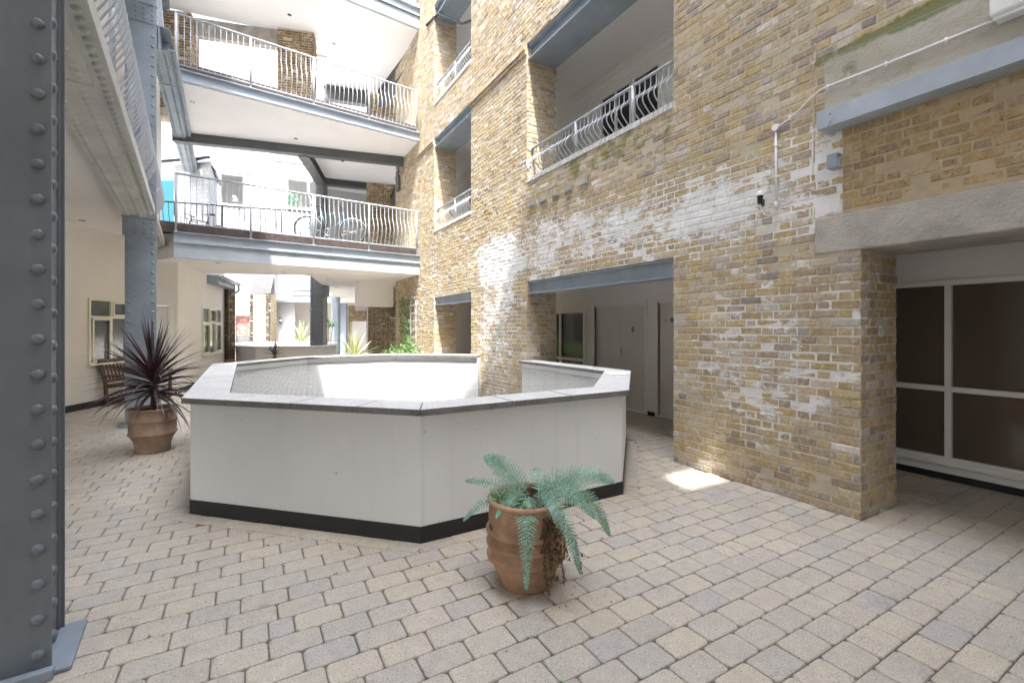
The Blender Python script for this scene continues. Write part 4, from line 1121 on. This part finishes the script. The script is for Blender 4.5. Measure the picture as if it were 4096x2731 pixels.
    m = MB(); m.box((2.5, 19.4, 3.9), (7.5, 19.6, 11)); tag(m.build('rear_wall', 'light_grey_wall'), 'plain off white wall behind the bicycles at first floor level', 'wall')
def leafcloud(m, c, s, n, size, flat=False):
    for _ in range(n):
        while True:
            p = Vector((rnd.uniform(-1, 1), rnd.uniform(-1, 1), rnd.uniform(-1, 1)))
            if p.length < 1: break
        q = Vector(c) + Vector((p.x * s[0], p.y * s[1], p.z * s[2]))
        leaf(m, q, Vector((rnd.gauss(0, 1), rnd.gauss(0, 1), rnd.gauss(0, .7))).normalized(), size * rnd.uniform(.6, 1.3), .42)
def leaf(m, p, d, L, wf=.4, curl=.15):
    d = Vector(d).normalized(); s = d.cross(Vector((rnd.gauss(0, .4), rnd.gauss(0, .4), 1))).normalized(); nn = s.cross(d)
    w = L * wf * .5
    m.add([p, p + d * L * .35 + s * w - nn * L * curl * .3, p + d * L * .7 + s * w * .75 - nn * L * curl * .6, p + d * L - nn * L * curl, p + d * L * .7 - s * w * .75 - nn * L * curl * .6, p + d * L * .35 - s * w - nn * L * curl * .3, p + d * L * .4 + nn * L * .03], [(0, 1, 6), (1, 2, 6), (2, 3, 6), (3, 4, 6), (4, 5, 6), (5, 0, 6)])
def wheel(m, c, u, r, lean=Vector((0, 0, 1))):
    c = Vector(c); ring = [c + u * math.cos(q) * r + lean * math.sin(q) * r for q in [2 * math.pi * k / 36 for k in range(36)]]
    m.tube(ring, .017, 6, 0, closed=True)
    m.tube([c + (v - c) * .94 for v in ring], .011, 5, 1, closed=True)
    w = u.cross(lean).normalized(); m.tube([c - w * .05, c + w * .05], .022, 8, 1)
    for k in range(18):
        q = 2 * math.pi * k / 18; m.tube([c + w * .03 * (1 if k % 2 else -1), c + (u * math.cos(q) + lean * math.sin(q)) * r * .93], .0025, 3, 1, caps=False)
n_ = NT('patterned red blind'); v_ = n_.n('ShaderNodeTexVoronoi'); v_.inputs['Scale'].default_value = 5; n_.lk(n_.pos.outputs['Position'], v_.inputs['Vector'])
n_.base(n_.ramp(v_.outputs['Distance'], [(.25, (.30, .13, .11)), (.4, (.42, .30, .26)), (.6, (.28, .12, .10))])); M['blind'] = n_.m
far_scene()

# ------------------------------------------------------------------ bicycles
def bicycle(rear, front, z, label, paint, drop=False):
    rear = Vector((*rear, z)); front = Vector((*front, z)); u = (front - rear).normalized(); up = Vector((0, 0, 1)); w = u.cross(up)
    up = (up + w * .06).normalized(); L = (front - rear).length; r = .34
    t = thing('bicycle', (rear + front) / 2, label, 'bicycle', 'bicycles')
    A = rear + up * r; B = front + up * r; bb = A + u * .43 * L - up * .05; st = A + u * .30 * L + up * .42; sd = A + u * .25 * L + up * .66; hd = B - u * .22 + up * .36; ht = B - u * .26 + up * .50; hb = B - u * .28 + up * .60
    for c in (A, B): m = MB(); wheel(m, c, u, r, up); m.build('wheel', ['rubber', 'chrome'], t)
    m = MB()
    for a, b, q in ((bb, st, .016), (bb, hd, .020), (st, ht, .015), (hd, ht, .02), (A, bb, .011), (A, st, .010), (bb, sd, .014)): m.tube([a, b], q, 8)
    m.tube([hd, B + up * .12 - u * .04, B], .013, 8); m.build('frame', paint, t)
    m = MB(); m.tube([sd - u * .13, sd - u * .05, sd + u * .06, sd + u * .15], [.055, .06, .032, .018], 8); m.v = [tuple(Vector(v) - up * ((Vector(v) - sd).dot(up)) * .5) for v in m.v]; m.build('saddle', 'saddle', t)
    m = MB(); m.tube([ht, hb], .014, 8)
    if drop:
        for s in (-1, 1): m.tube([hb, hb + w * .2 * s, hb + w * .21 * s + u * .09, hb + w * .21 * s + u * .10 - up * .10, hb + w * .21 * s - u * .02 - up * .15], .013, 7)
    else:
        m.tube([hb - w * .3 - u * .06, hb - w * .2, hb, hb + w * .2, hb + w * .3 - u * .06], .013, 7)
    m.build('handlebar', 'bike_black', t)
    m = MB(); m.tube([bb + (u * math.cos(q) + up * math.sin(q)) * .09 + w * .04 for q in [2 * math.pi * k / 20 for k in range(20)]], .008, 5, closed=True)
    m.tube([bb + w * .05, bb + w * .05 + u * .10 + up * .13], .009, 5); m.tube([bb - w * .05, bb - w * .05 - u * .10 - up * .13], .009, 5); m.build('crank', 'chrome', t)
    if not drop:
        m = MB()
        for c in (A, B): m = MB(); m.tube([c + (u * math.cos(q) + up * math.sin(q)) * (r + .03) for q in [R(a) for a in range(20, 171, 12)]], .012, 6); m.build('mudguard', 'rail', t)
        m = MB(); m.tube([A + up * .42 - u * .2, A + up * .42 + u * .18], .007, 5); m.tube([A + up * .42 - u * .1, A], .006, 5); m.tube([A + up * .42 + u * .1, A], .006, 5); m.build('pannier_rack', 'bike_black', t)
bicycle(W2(4.45, .55), W2(4.45 - 1.17 - .0, .50), 3.925, 'light blue upright bicycle leaning behind the middle of the first floor railing', 'bike_blue') if False else None
a_ = P(1232, 12.55); b_ = P(1412, 12.9)
bicycle((a_.x, a_.y), (b_.x, b_.y), 3.925, 'blue upright bicycle leaning behind the middle of the first floor railing', 'bike_blue')
a_ = P(872, 13.6); b_ = P(720, 13.4)
bicycle((a_.x, a_.y), (b_.x, b_.y), 3.925, 'black bicycle with drop handlebars at the left end of the first floor walkway', 'bike_black', True)

# ------------------------------------------------------------------ bench
def bench():
    a = Vector((-6.8, 3.4, 0)); b = Vector((-2.0, 13.47, 0)); u = (b - a).normalized(); n = Vector((u.y, -u.x, 0))
    o = a + u * ((Vector((-2.62, 12.2, 0)) - a).dot(u)) + n * .07
    t = thing('garden_bench', o + u * .6 + n * .3, 'dark wooden slatted garden bench against the cream wall under the window', 'bench')
    Lb = 1.25
    def q(s, d, z): return o + u * s + n * d + Vector((0, 0, z))
    def bar(m, a, b, w, h, wd=None):
        a = Vector(a); b = Vector(b); d = (b - a).normalized(); s = d.cross(Vector((0, 0, 1)))
        if s.length < .05: s = Vector(u)
        s.normalize(); s = s if wd is None else Vector(wd).normalized(); t2 = d.cross(s).normalized()
        vs = [p + s * x * w / 2 + t2 * y * h / 2 for p in (a, b) for x, y in ((-1, -1), (1, -1), (1, 1), (-1, 1))]
        m.add(vs, [(0, 1, 2, 3), (7, 6, 5, 4), (0, 4, 5, 1), (1, 5, 6, 2), (2, 6, 7, 3), (3, 7, 4, 0)])
    for s in (0, Lb):
        m = MB(); bar(m, q(s, .12, 0), q(s, .10, .44), .06, .05, u); bar(m, q(s, .10, .44), q(s, -.02, .90), .06, .05, u); m.build('leg', 'wood', t, .004)
        m = MB(); bar(m, q(s, .55, 0), q(s, .55, .60), .06, .05, u); m.build('leg', 'wood', t, .004)
        m = MB(); bar(m, q(s, .05, .625), q(s, .60, .625), .07, .03, u); m.build('armrest', 'wood', t, .005)
    m = MB()
    for k in range(6): bar(m, q(-.02, .13 + k * .082, .43), q(Lb + .02, .13 + k * .082, .43), .065, .022, n)
    bar(m, q(0, .54, .39), q(Lb, .54, .39), .03, .06, n); bar(m, q(0, .14, .39), q(Lb, .14, .39), .03, .06, n); m.build('seat', 'wood', t, .003)
    m = MB(); bar(m, q(-.03, -.02, .90), q(Lb + .03, -.02, .90), .035, .08, n); bar(m, q(0, .075, .50), q(Lb, .075, .50), .03, .05, n)
    for k in range(13): s = .06 + k * (Lb - .12) / 12; bar(m, q(s, .072, .51), q(s, -.015, .87), .045, .016, u)
    m.build('backrest', 'wood', t, .003)
    m = MB(); bar(m, q(0, .55, .12), q(Lb, .55, .12), .03, .04, n); m.build('stretcher', 'wood', t)
bench()

# ------------------------------------------------------------------ plants
CR = Vector((math.cos(YAW), -math.sin(YAW), 0)); CF = Vector((math.sin(YAW), math.cos(YAW), 0)); UP = Vector((0, 0, 1))
def strap(m, p, d, L, w, droop, twist=0.0, seg=8):
    """sword shaped leaf from p, starting along d, bending down under its weight"""
    p = Vector(p); d = Vector(d).normalized(); side = d.cross(UP)
    if side.length < .05: side = CR.copy()
    side.normalize(); side = (side * math.cos(twist) + side.cross(d) * math.sin(twist)).normalized()
    vs = []; nn = side.cross(d).normalized()
    for i in range(seg + 1):
        f = i / seg; ww = w * (.55 + .45 * math.sin(math.pi * min(1, f * 1.6 + .1)) if f < .5 else 1) * (1 if f < .45 else max(.02, (1 - f) / .55)) * .5
        c = p; vs += [c - side * ww, c + d.cross(side).normalized() * ww * .35, c + side * ww]
        d = (d - UP * droop * L / seg * (.4 + 1.2 * f)).normalized(); p = p + d * L / seg
    fs = []
    for i in range(seg): a = i * 3; fs += [(a, a + 1, a + 4, a + 3), (a + 1, a + 2, a + 5, a + 4)]
    m.add(vs, fs)
def pot(c, prof, name, mat, parent, soil=None):
    m = MB(); m.lathe(prof, c, 48); o = m.build(name, mat, parent)
    if soil:
        m = MB(); m.disc((c[0], c[1], c[2] + soil[1]), soil[0], (0, 0, 1), 30); m.build('soil', 'soil', parent)
    return o
def cordyline():
    c = Vector(P(612, 5.95)); c.z = 0
    t = thing('potted_cordyline', c, 'purple leaved cordyline in a weathered terracotta pot with a handle', 'plant')
    pot(c, [(.0, 0), (.185, 0), (.19, .02), (.19, .10), (.215, .17), (.24, .21), (.255, .23), (.262, .235), (.262, .25), (.25, .255), (.252, .38), (.258, .40), (.262, .405), (.262, .415), (.252, .425), (.245, .50), (.252, .54), (.268, .545), (.268, .56), (.25, .565), (.23, .55), (.225, .5)], 'pot', 'old_terracotta', t, (.228, .52))
    m = MB(); a = c + (CR * .93 - CF * .30).normalized() * .245
    dn = (CR * .93 - CF * .30).normalized(); m.tube([a + UP * .50, a + dn * .045 + UP * .495, a + dn * .06 + UP * .45, a + dn * .03 + UP * .40, a + UP * .37], .016, 8); m.build('handle', 'old_terracotta', t)
    m = MB(); m.tube([c + UP * .5, c + UP * .66 + CR * .005, c + UP * .85], [.034, .028, .03], 8); m.build('stem', 'bark', t)
    m = MB()
    r2 = random.Random(11)
    for k in range(150):
        f = k / 149; z = .72 + .34 * f; el = R(-12 + 85 * f + r2.gauss(0, 9)); az = k * 2.39996 + r2.gauss(0, .2)
        d = Vector((math.cos(az) * math.cos(el), math.sin(az) * math.cos(el), math.sin(el)))
        L = r2.uniform(.62, .92) * (1 - .18 * f); dr = max(.15, (1.9 - 1.9 * f) * r2.uniform(.5, 1.2))
        strap(m, c + UP * z + d * .02, d, L, r2.uniform(.026, .038), dr, r2.gauss(0, .5), 10)
    m.build('leaves', 'purple_leaf', t)
cordyline()
def cordyline_small():
    c = Vector(P(1099, 10.75)); c.z = 0
    t = thing('small_cordyline', c, 'small purple cordyline just behind the far coping of the well', 'plant')
    pot(c, [(0, 0), (.14, 0), (.2, .35), (.22, .36), (.22, .4), (.18, .4)], 'pot', 'terracotta', t, (.19, .37))
    m = MB(); m.tube([c + UP * .36, c + UP * .95], .02, 7); m.build('stem', 'bark', t); m = MB(); r2 = random.Random(5)
    for k in range(60):
        f = k / 59; el = R(-20 + 100 * f + r2.gauss(0, 8)); az = k * 2.39996; d = Vector((math.cos(az) * math.cos(el), math.sin(az) * math.cos(el), math.sin(el)))
        strap(m, c + UP * (.90 + .08 * f), d, r2.uniform(.32, .44), .024, 1.2 * (1 - f), 0, 6)
    m.build('leaves', 'purple_leaf', t)
cordyline_small()
def yucca(c, L, z, n, label, seed, tall=.45):
    c = Vector(c); c.z = 0; t = thing('potted_yucca', c, label, 'plant', 'cream striped yuccas in pots')
    pot(c, [(0, 0), (.17, 0), (.24, tall), (.26, tall), (.26, tall + .05), (.22, tall + .05)], 'pot', 'terracotta', t, (.22, tall + .01))
    m = MB(); m.tube([c + UP * tall, c + UP * z], .03, 8); m.build('stem', 'bark', t); m = MB(); r2 = random.Random(seed)
    for k in range(n):
        f = k / (n - 1); el = R(8 + 78 * f + r2.gauss(0, 7)); az = k * 2.39996 + r2.gauss(0, .2); d = Vector((math.cos(az) * math.cos(el), math.sin(az) * math.cos(el), math.sin(el)))
        strap(m, c + UP * z, d, L * r2.uniform(.8, 1.15), .034 * L / .6, .35 * (1 - f), r2.gauss(0, .4), 6)
    m.build('leaves', 'varieg_leaf', t)
yucca(P(1417, 11.15), .66, .86, 62, 'cream striped yucca behind the far coping of the well, in front of the brown brick', 3)
yucca(P(1205, 21.4), 1.0, .85, 50, 'cream striped yucca beyond the second well, left of the grey column', 4)
def palm():
    c = Vector(P(1316, 22.5)); c.z = 0; t = thing('potted_dracaena', c, 'thin stemmed dracaena between the grey column and the blue riveted column', 'plant')
    pot(c, [(0, 0), (.2, 0), (.26, .4), (.28, .42), (.24, .44)], 'pot', 'terracotta', t, (.24, .4)); m = MB(); mm = MB(); r2 = random.Random(9)
    for s in range(4):
        tp = c + Vector((r2.uniform(-.25, .25), r2.uniform(-.2, .2), r2.uniform(1.5, 2.1))); m.tube([c + UP * .4, (c + tp) / 2 + UP * .2, tp], .018, 6)
        for k in range(26):
            el = R(r2.uniform(-10, 80)); az = r2.uniform(0, 6.28); strap(mm, tp, Vector((math.cos(az) * math.cos(el), math.sin(az) * math.cos(el), math.sin(el))), r2.uniform(.3, .45), .03, 1.6, 0, 5)
    m.build('stem', 'bark', t); mm.build('leaves', 'green', t)
palm()
def fern():
    c = Vector((1.535, 2.475, 0)); t = thing('potted_fern', c, 'blue green fern with a few brown fronds in a ribbed terracotta pot', 'plant')
    prof = [(0, 0), (.165, 0), (.17, .015), (.172, .03), (.19, .08), (.222, .15), (.236, .165), (.249, .176), (.250, .186), (.238, .196), (.233, .21), (.236, .245), (.251, .256), (.252, .266), (.240, .276), (.235, .292), (.237, .32), (.253, .331), (.255, .341), (.242, .352), (.236, .362), (.238, .42), (.234, .49), (.236, .505), (.246, .515), (.247, .528), (.238, .538), (.218, .535), (.212, .50), (.208, .44)]
    pot(c, prof, 'pot', 'terracotta', t, (.21, .455))
    cr = c + CR * .04 - UP * .0 + UP * .50
    r2 = random.Random(21)
    def frond(end, rise, width, mat_mb, back=0.0, start=None, npin=26, dead=False, sag=0.0):
        p0 = start or cr + CR * r2.uniform(-.03, .05) + CF * r2.uniform(-.04, .04) + UP * .03
        dx, dz, df = end; p2 = cr + CR * dx + UP * dz + CF * df; p1 = p0 + CR * dx * .6 + CF * df * .85 + UP * (max(0, dz) * .5 + rise)
        pts = []
        for i in range(npin + 1):
            f = 1 - (1 - i / npin) ** 1.35; pts.append(p0 * (1 - f) ** 2 + p1 * 2 * f * (1 - f) + p2 * f * f)
        mat_mb.tube(pts, [.0035 * (1 - .8 * i / npin) for i in range(npin + 1)], 4)
        for i in range(2, npin + 1):
            f = 1 - (1 - i / npin) ** 1.35; d = (pts[i] - pts[i - 1]).normalized(); s = d.cross(UP * .62 - CF * .78)
            if s.length < .1: s = CR.copy()
            s.normalize(); nn = s.cross(d).normalized()
            W = width * 1.28 * min(1, .25 + f * 3.2) * (1 - f) ** .72 + .006
            for sg in (-1, 1):
                pd = (s * sg + d * .38 + nn * r2.uniform(-.06, .10)).normalized(); q = pts[i]; n2 = max(6, int(W / .0085))
                if dead: pd = (pd - UP * 1.0).normalized()
                pl = W * r2.uniform(.88, 1.05); mat = mat_mb; prev = q; pnd = pd.copy(); lt = d
                for j in range(n2):
                    g = j / n2; pnd = (pnd - UP * .03 + d * .012).normalized(); cur = prev + pnd * (pl / n2); lw = .0115 * (1 - g) ** .6 * (width / .1) ** .5 + .0015
                    e = (lt - pnd * lt.dot(pnd)).normalized()
                    for s2 in (-1, 1):
                        tip = prev + e * s2 * lw + pnd * lw * .5 + nn * r2.uniform(-.002, .002)
                        mat.add([prev - pnd * .0015, prev + pnd * (pl / n2) * .5 + e * s2 * lw * .45 - pnd * .003, tip, prev + pnd * (pl / n2) * .9], [(0, 1, 2, 3)])
                    prev = cur
    specs = [((-.31, .25, .10), .07, .098), ((.52, .11, .02), .15, .105), ((.47, -.18, -.08), .17, .10), ((-.05, -.35, -.36), .13, .092), ((.25, -.27, -.33), .13, .085),
             ((-.42, .12, .02), .05, .05), ((-.42, -.07, -.12), .07, .05), ((.12, -.02, -.26), .09, .055), ((-.22, -.02, -.20), .07, .05), ((.30, .04, .12), .10, .07), ((.02, .12, .22), .09, .06), ((.36, -.04, -.16), .13, .07)]
    for i, (e, ri, w) in enumerate(specs):
        m = MB(); frond(e, ri, w, m, npin=32 if w > .07 else 22); m.build('frond', 'fern', t)
    m = MB()
    for e in ((.07, -.40, -.27), (.11, -.33, -.27), (.17, -.33, -.27), (.14, -.24, -.26), (.27, -.31, -.24), (-.25, -.12, -.10), (.09, -.28, -.28), (.19, -.22, -.26)):
        p0 = cr + UP * .03; p2 = cr + CR * e[0] + UP * e[1] + CF * e[2]; p1 = p0 + CR * e[0] * .7 + CF * e[2] * .95 + UP * .07
        pts = [p0 * (1 - f) ** 2 + p1 * 2 * f * (1 - f) + p2 * f * f for f in [i / 16 for i in range(17)]]
        m.tube(pts, .002, 4)
        for q in pts[6:]:
            for _ in range(9): leaf(m, q + Vector((r2.gauss(0, .010), r2.gauss(0, .008), r2.gauss(0, .012))), (r2.gauss(0, .7), r2.gauss(0, .5), -1), r2.uniform(.012, .030), .45, .5)
    for k in range(22):
        a = r2.uniform(0, 6.28); q = c + Vector((math.cos(a) * .12, math.sin(a) * .12, .46)); e = c + Vector((math.cos(a) * r2.uniform(.1, .26), math.sin(a) * r2.uniform(.1, .26), r2.uniform(.52, .60))); m.tube([q, (q + e) / 2 + UP * .05, e], .0018, 3)
    m.build('withered_frond', 'fern_dead', t)
    m = MB()
    for k in range(46):
        a = r2.uniform(1.7, 4.6); rr = r2.uniform(.1, .23); leaf(m, c + Vector((math.cos(a) * rr, math.sin(a) * rr, r2.uniform(.50, .56))), (r2.gauss(0, 1), r2.gauss(0, 1), .4), r2.uniform(.025, .05), .8)
    m.build('seedlings', 'green', t)
fern()
def climber():
    y0, y1 = 13.35, 13.95; x = WX - .10
    t = thing('trellis', (x, y0, 0), 'pale blue grey wooden trellis fixed to the brick wall', 'trellis')
    m = MB()
    for y in (13.12, 13.62, 14.1): m.box((x, y, .1), (x + .03, y + .04, 2.42))
    for k in range(10): z = .35 + k * .235; m.box((x - .012, 13.05, z), (x - .0005, 14.2, z + .035))
    m.build('lattice', 'rail', t)
    p = thing('climbing_plant', (x - .1, 13.7, 0), 'green climbing plant growing up the trellis', 'plant')
    r2 = random.Random(4); m = MB(); s = MB()
    for k in range(9):
        q = Vector((x - .05, 13.3 + r2.uniform(0, .8), .0)); pts = [q.copy()]
        for i in range(22):
            q = q + Vector((r2.gauss(0, .02), r2.gauss(0.01, .05), .115)); q.x = min(x - .01, max(x - .22, q.x)); pts.append(q.copy())
            if q.z > 2.45: break
            for _ in range(5):
                leaf(m, q + Vector((r2.gauss(-.02, .04), r2.gauss(0, .06), r2.gauss(0, .05))), (r2.gauss(-.5, .6), r2.gauss(0, .8), r2.gauss(-.2, .5)), r2.uniform(.035, .075), .6)
        s.tube(pts, .004, 4)
    m.build('foliage', 'green', p); s.build('stem', 'bark', p)
    p = thing('leafy_shrub', (3.7, 11.9, 0), 'low leafy green shrub peeping over the far coping beside the trellis', 'plant')
    m = MB(); leafcloud(m, (3.55, 12.0, .92), (.55, .35, .22), 420, .07); leafcloud(m, (3.9, 12.3, 1.05), (.25, .25, .25), 160, .07); m.build('foliage', 'green', p)
    m = MB()
    for k in range(8): m.tube([(3.7 + r2.uniform(-.1, .1), 12.05, .3), (3.7 + r2.uniform(-.5, .5), 12.05 + r2.uniform(-.2, .2), .95)], .006, 4)
    m.build('stem', 'bark', p)
    m = MB(); m.lathe([(0, 0), (.22, 0), (.3, .4), (.32, .42), (.28, .44), (0, .4)], (3.7, 12.05, 0), 20); m.build('pot', 'terracotta', p)
    c = P(1158, 22.9 + 2.2, 0)
    s_ = thing('window_shrub', (c.x, c.y, 8.4), 'grey green leafy shrub in the right window opening of the white building', 'plant')
    cc = P(1172, 26.8, 8.85); m = MB(); leafcloud(m, cc, (.42, .3, .85), 420, .13); m.build('foliage', 'fern', s_)
climber()
m = MB(); r2 = random.Random(12)
for k in range(150):
    x, y = (r2.uniform(-.4, 3.4), r2.uniform(2.9, 4.7)) if k < 70 else (r2.uniform(-1.5, 4.3), r2.uniform(1.2, 8)) if k < 110 else (1.54 + r2.gauss(.05, .22), 2.4 + r2.gauss(-.05, .18))
    if inside(OUT(.03), x, y): continue
    leaf(m, Vector((x, y, .004)), (r2.gauss(0, 1), r2.gauss(0, 1), .05), r2.uniform(.006, .02), .5, .2)
tag(m.build('leaf_litter', 'fern_dead'), 'scattered brown bits of leaf litter on the paving', 'litter', kind='stuff')
# tiny weeds growing in the joints
m = MB(); r2 = random.Random(2)
for k in range(64):
    if k < 40: x, y = r2.uniform(-.9, 3.6), r2.uniform(.9, 4.4)
    else: x, y = r2.uniform(-2, -.5), r2.uniform(3, 9)
    if inside(OUT(.15), x, y): continue
    y = 1.19 + round((y - 1.19) / .1635) * .1635
    for _ in range(r2.randint(3, 7)): leaf(m, Vector((x + r2.gauss(0, .008), y + r2.gauss(0, .005), 0)), (r2.gauss(0, .7), r2.gauss(0, .7), .7), r2.uniform(.008, .018), .6)
tag(m.build('joint_weeds', 'green'), 'tiny green weeds sprouting in the paving joints', 'weeds', kind='stuff')

# ------------------------------------------------------------------ fittings on the brick wall
def fittings():
    x = WX - .022
    t = thing('cable_conduit', (x, 2.54, 3.2), 'white plastic conduit clipped to the brick wall with a round junction box', 'conduit')
    m = MB(); m.tube([(x, 2.54, 3.46), (x, 2.54, 2.76)], .011, 10); m.tube([(x, 2.54, 2.80), (x, 2.54, 2.74)], .0145, 10); m.build('vertical_pipe', 'plastic', t)
    m = MB(); m.tube([(x, 2.52, 3.505), (x, 2.44, 3.53), (x - .01, 2.36, 3.555), (x - .02, 2.25, 3.62), (x - .03, 2.14, 3.675), (x - .03, 2.0, 3.68), (x - .03, 1.8, 3.672), (x - .03, 1.55, 3.665), (x - .03, 1.05, 3.66)], .0085, 10); m.build('cable', 'plastic', t)
    m = MB(); m.disc((x + .02, 2.54, 3.505), .034, (-1, 0, 0), 24, 0, .04); 
    m.build('junction_box', 'plastic', t, .003)
    m = MB()
    for z in (3.32, 3.03): m.box((x + .004, 2.50, z), (x + .02, 2.56, z + .014)); m.tube([(x - .0, 2.54, z), (x - .0, 2.54, z + .014)], .0155, 10)
    for y, z in ((2.40, 3.535), (2.08, 3.67), (1.66, 3.66), (1.30, 3.655)): m.box((x - .03, y - .006, z - .01), (x + .012, y + .006, z + .03))
    m.build('clip', 'plastic', t)
    s = thing('light_sensor', (x - .03, 2.68, 2.86), 'small photocell sensor with a clear dome on the brick wall, below the junction box', 'sensor')
    m = MB(); c = (x - .035, 2.675, 2.80); m.lathe([(0, 0), (.022, 0), (.025, .012), (.025, .07), (.03, .075), (.03, .082), (0, .082)], c, 20); m.box((x - .03, 2.66, 2.79), (x + .018, 2.69, 2.85)); m.build('body', 'black_plastic', s)
    m = MB(); m.lathe([(.029, .083), (.029, .10), (.026, .118), (.014, .128), (0, .13)], c, 20); m.build('dome', 'plastic', s)
    m = MB(); m.tube([(x, 2.54, 2.75), (x, 2.545, 2.72), (x, 2.57, 2.69), (x, 2.61, 2.68), (x - .01, 2.65, 2.70), (x - .03, 2.672, 2.75), (x - .035, 2.675, 2.80)], .0055, 8); m.tube([(x - .035, 2.675, 2.775), (x - .035, 2.675, 2.80)], .010, 8); m.build('lead', 'plastic', s)
    f = thing('flood_light', (x - .08, .97, 3.72), 'white rectangular light fitting cut off by the right edge, above the steel channel', 'light fitting')
    m = MB(); m.box((x - .11, .45, 3.655), (x + .015, 1.06, 3.80)); m.build('housing', 'plastic', f, .02)
    m = MB(); m.box((x - .09, .47, 3.63), (x, 1.04, 3.6545)); m.build('diffuser', 'frame', f, .005)
    b = MB(); y = 2.02; xx = WX - .01
    b.box((xx - .09, y - .04, 2.955), (xx - .084, y + .04, 3.07)); b.box((xx - .084, y - .04, 2.955), (xx + .004, y + .04, 2.961)); b.box((xx - .084, y - .04, 3.064), (xx + .004, y + .04, 3.07))
    o = b.build('bracket', 'steel'); tag(o, 'short cut off grey steel channel bracket on the wall below the big steel channel', 'bracket')
    # tall thin iron box near the walkway end
    m = MB(); m.box((WX - .09, 14.95, 6.1), (WX - .02, 15.2, 6.75)); m.tube([(WX - .05, 15.05, 6.75), (WX - .1, 14.95, 7.0), (WX - .12, 14.85, 6.95)], .015, 6); tag(m.build('cable_box', 'steel_dark'), 'narrow dark grey cable box hanging on the brick wall under the second floor walkway', 'box')
fittings()

# ------------------------------------------------------------------ unseen wall added to block the sun, its holes shape sun patches
m = MB(); wallbody(m, (0, -4.2, 0), (1, 0, 0), (0, 1, 0), -4.5, 4.40, 0, 26.6, .4, [(1.24, 1.95, 14.5, 16.1), (1.10, 1.50, 18.35, 19.3)])
tag(m.build('rear_wall', 'cream'), 'unseen wall added behind the viewer to shade the courtyard, pierced for two sun patches', 'wall')
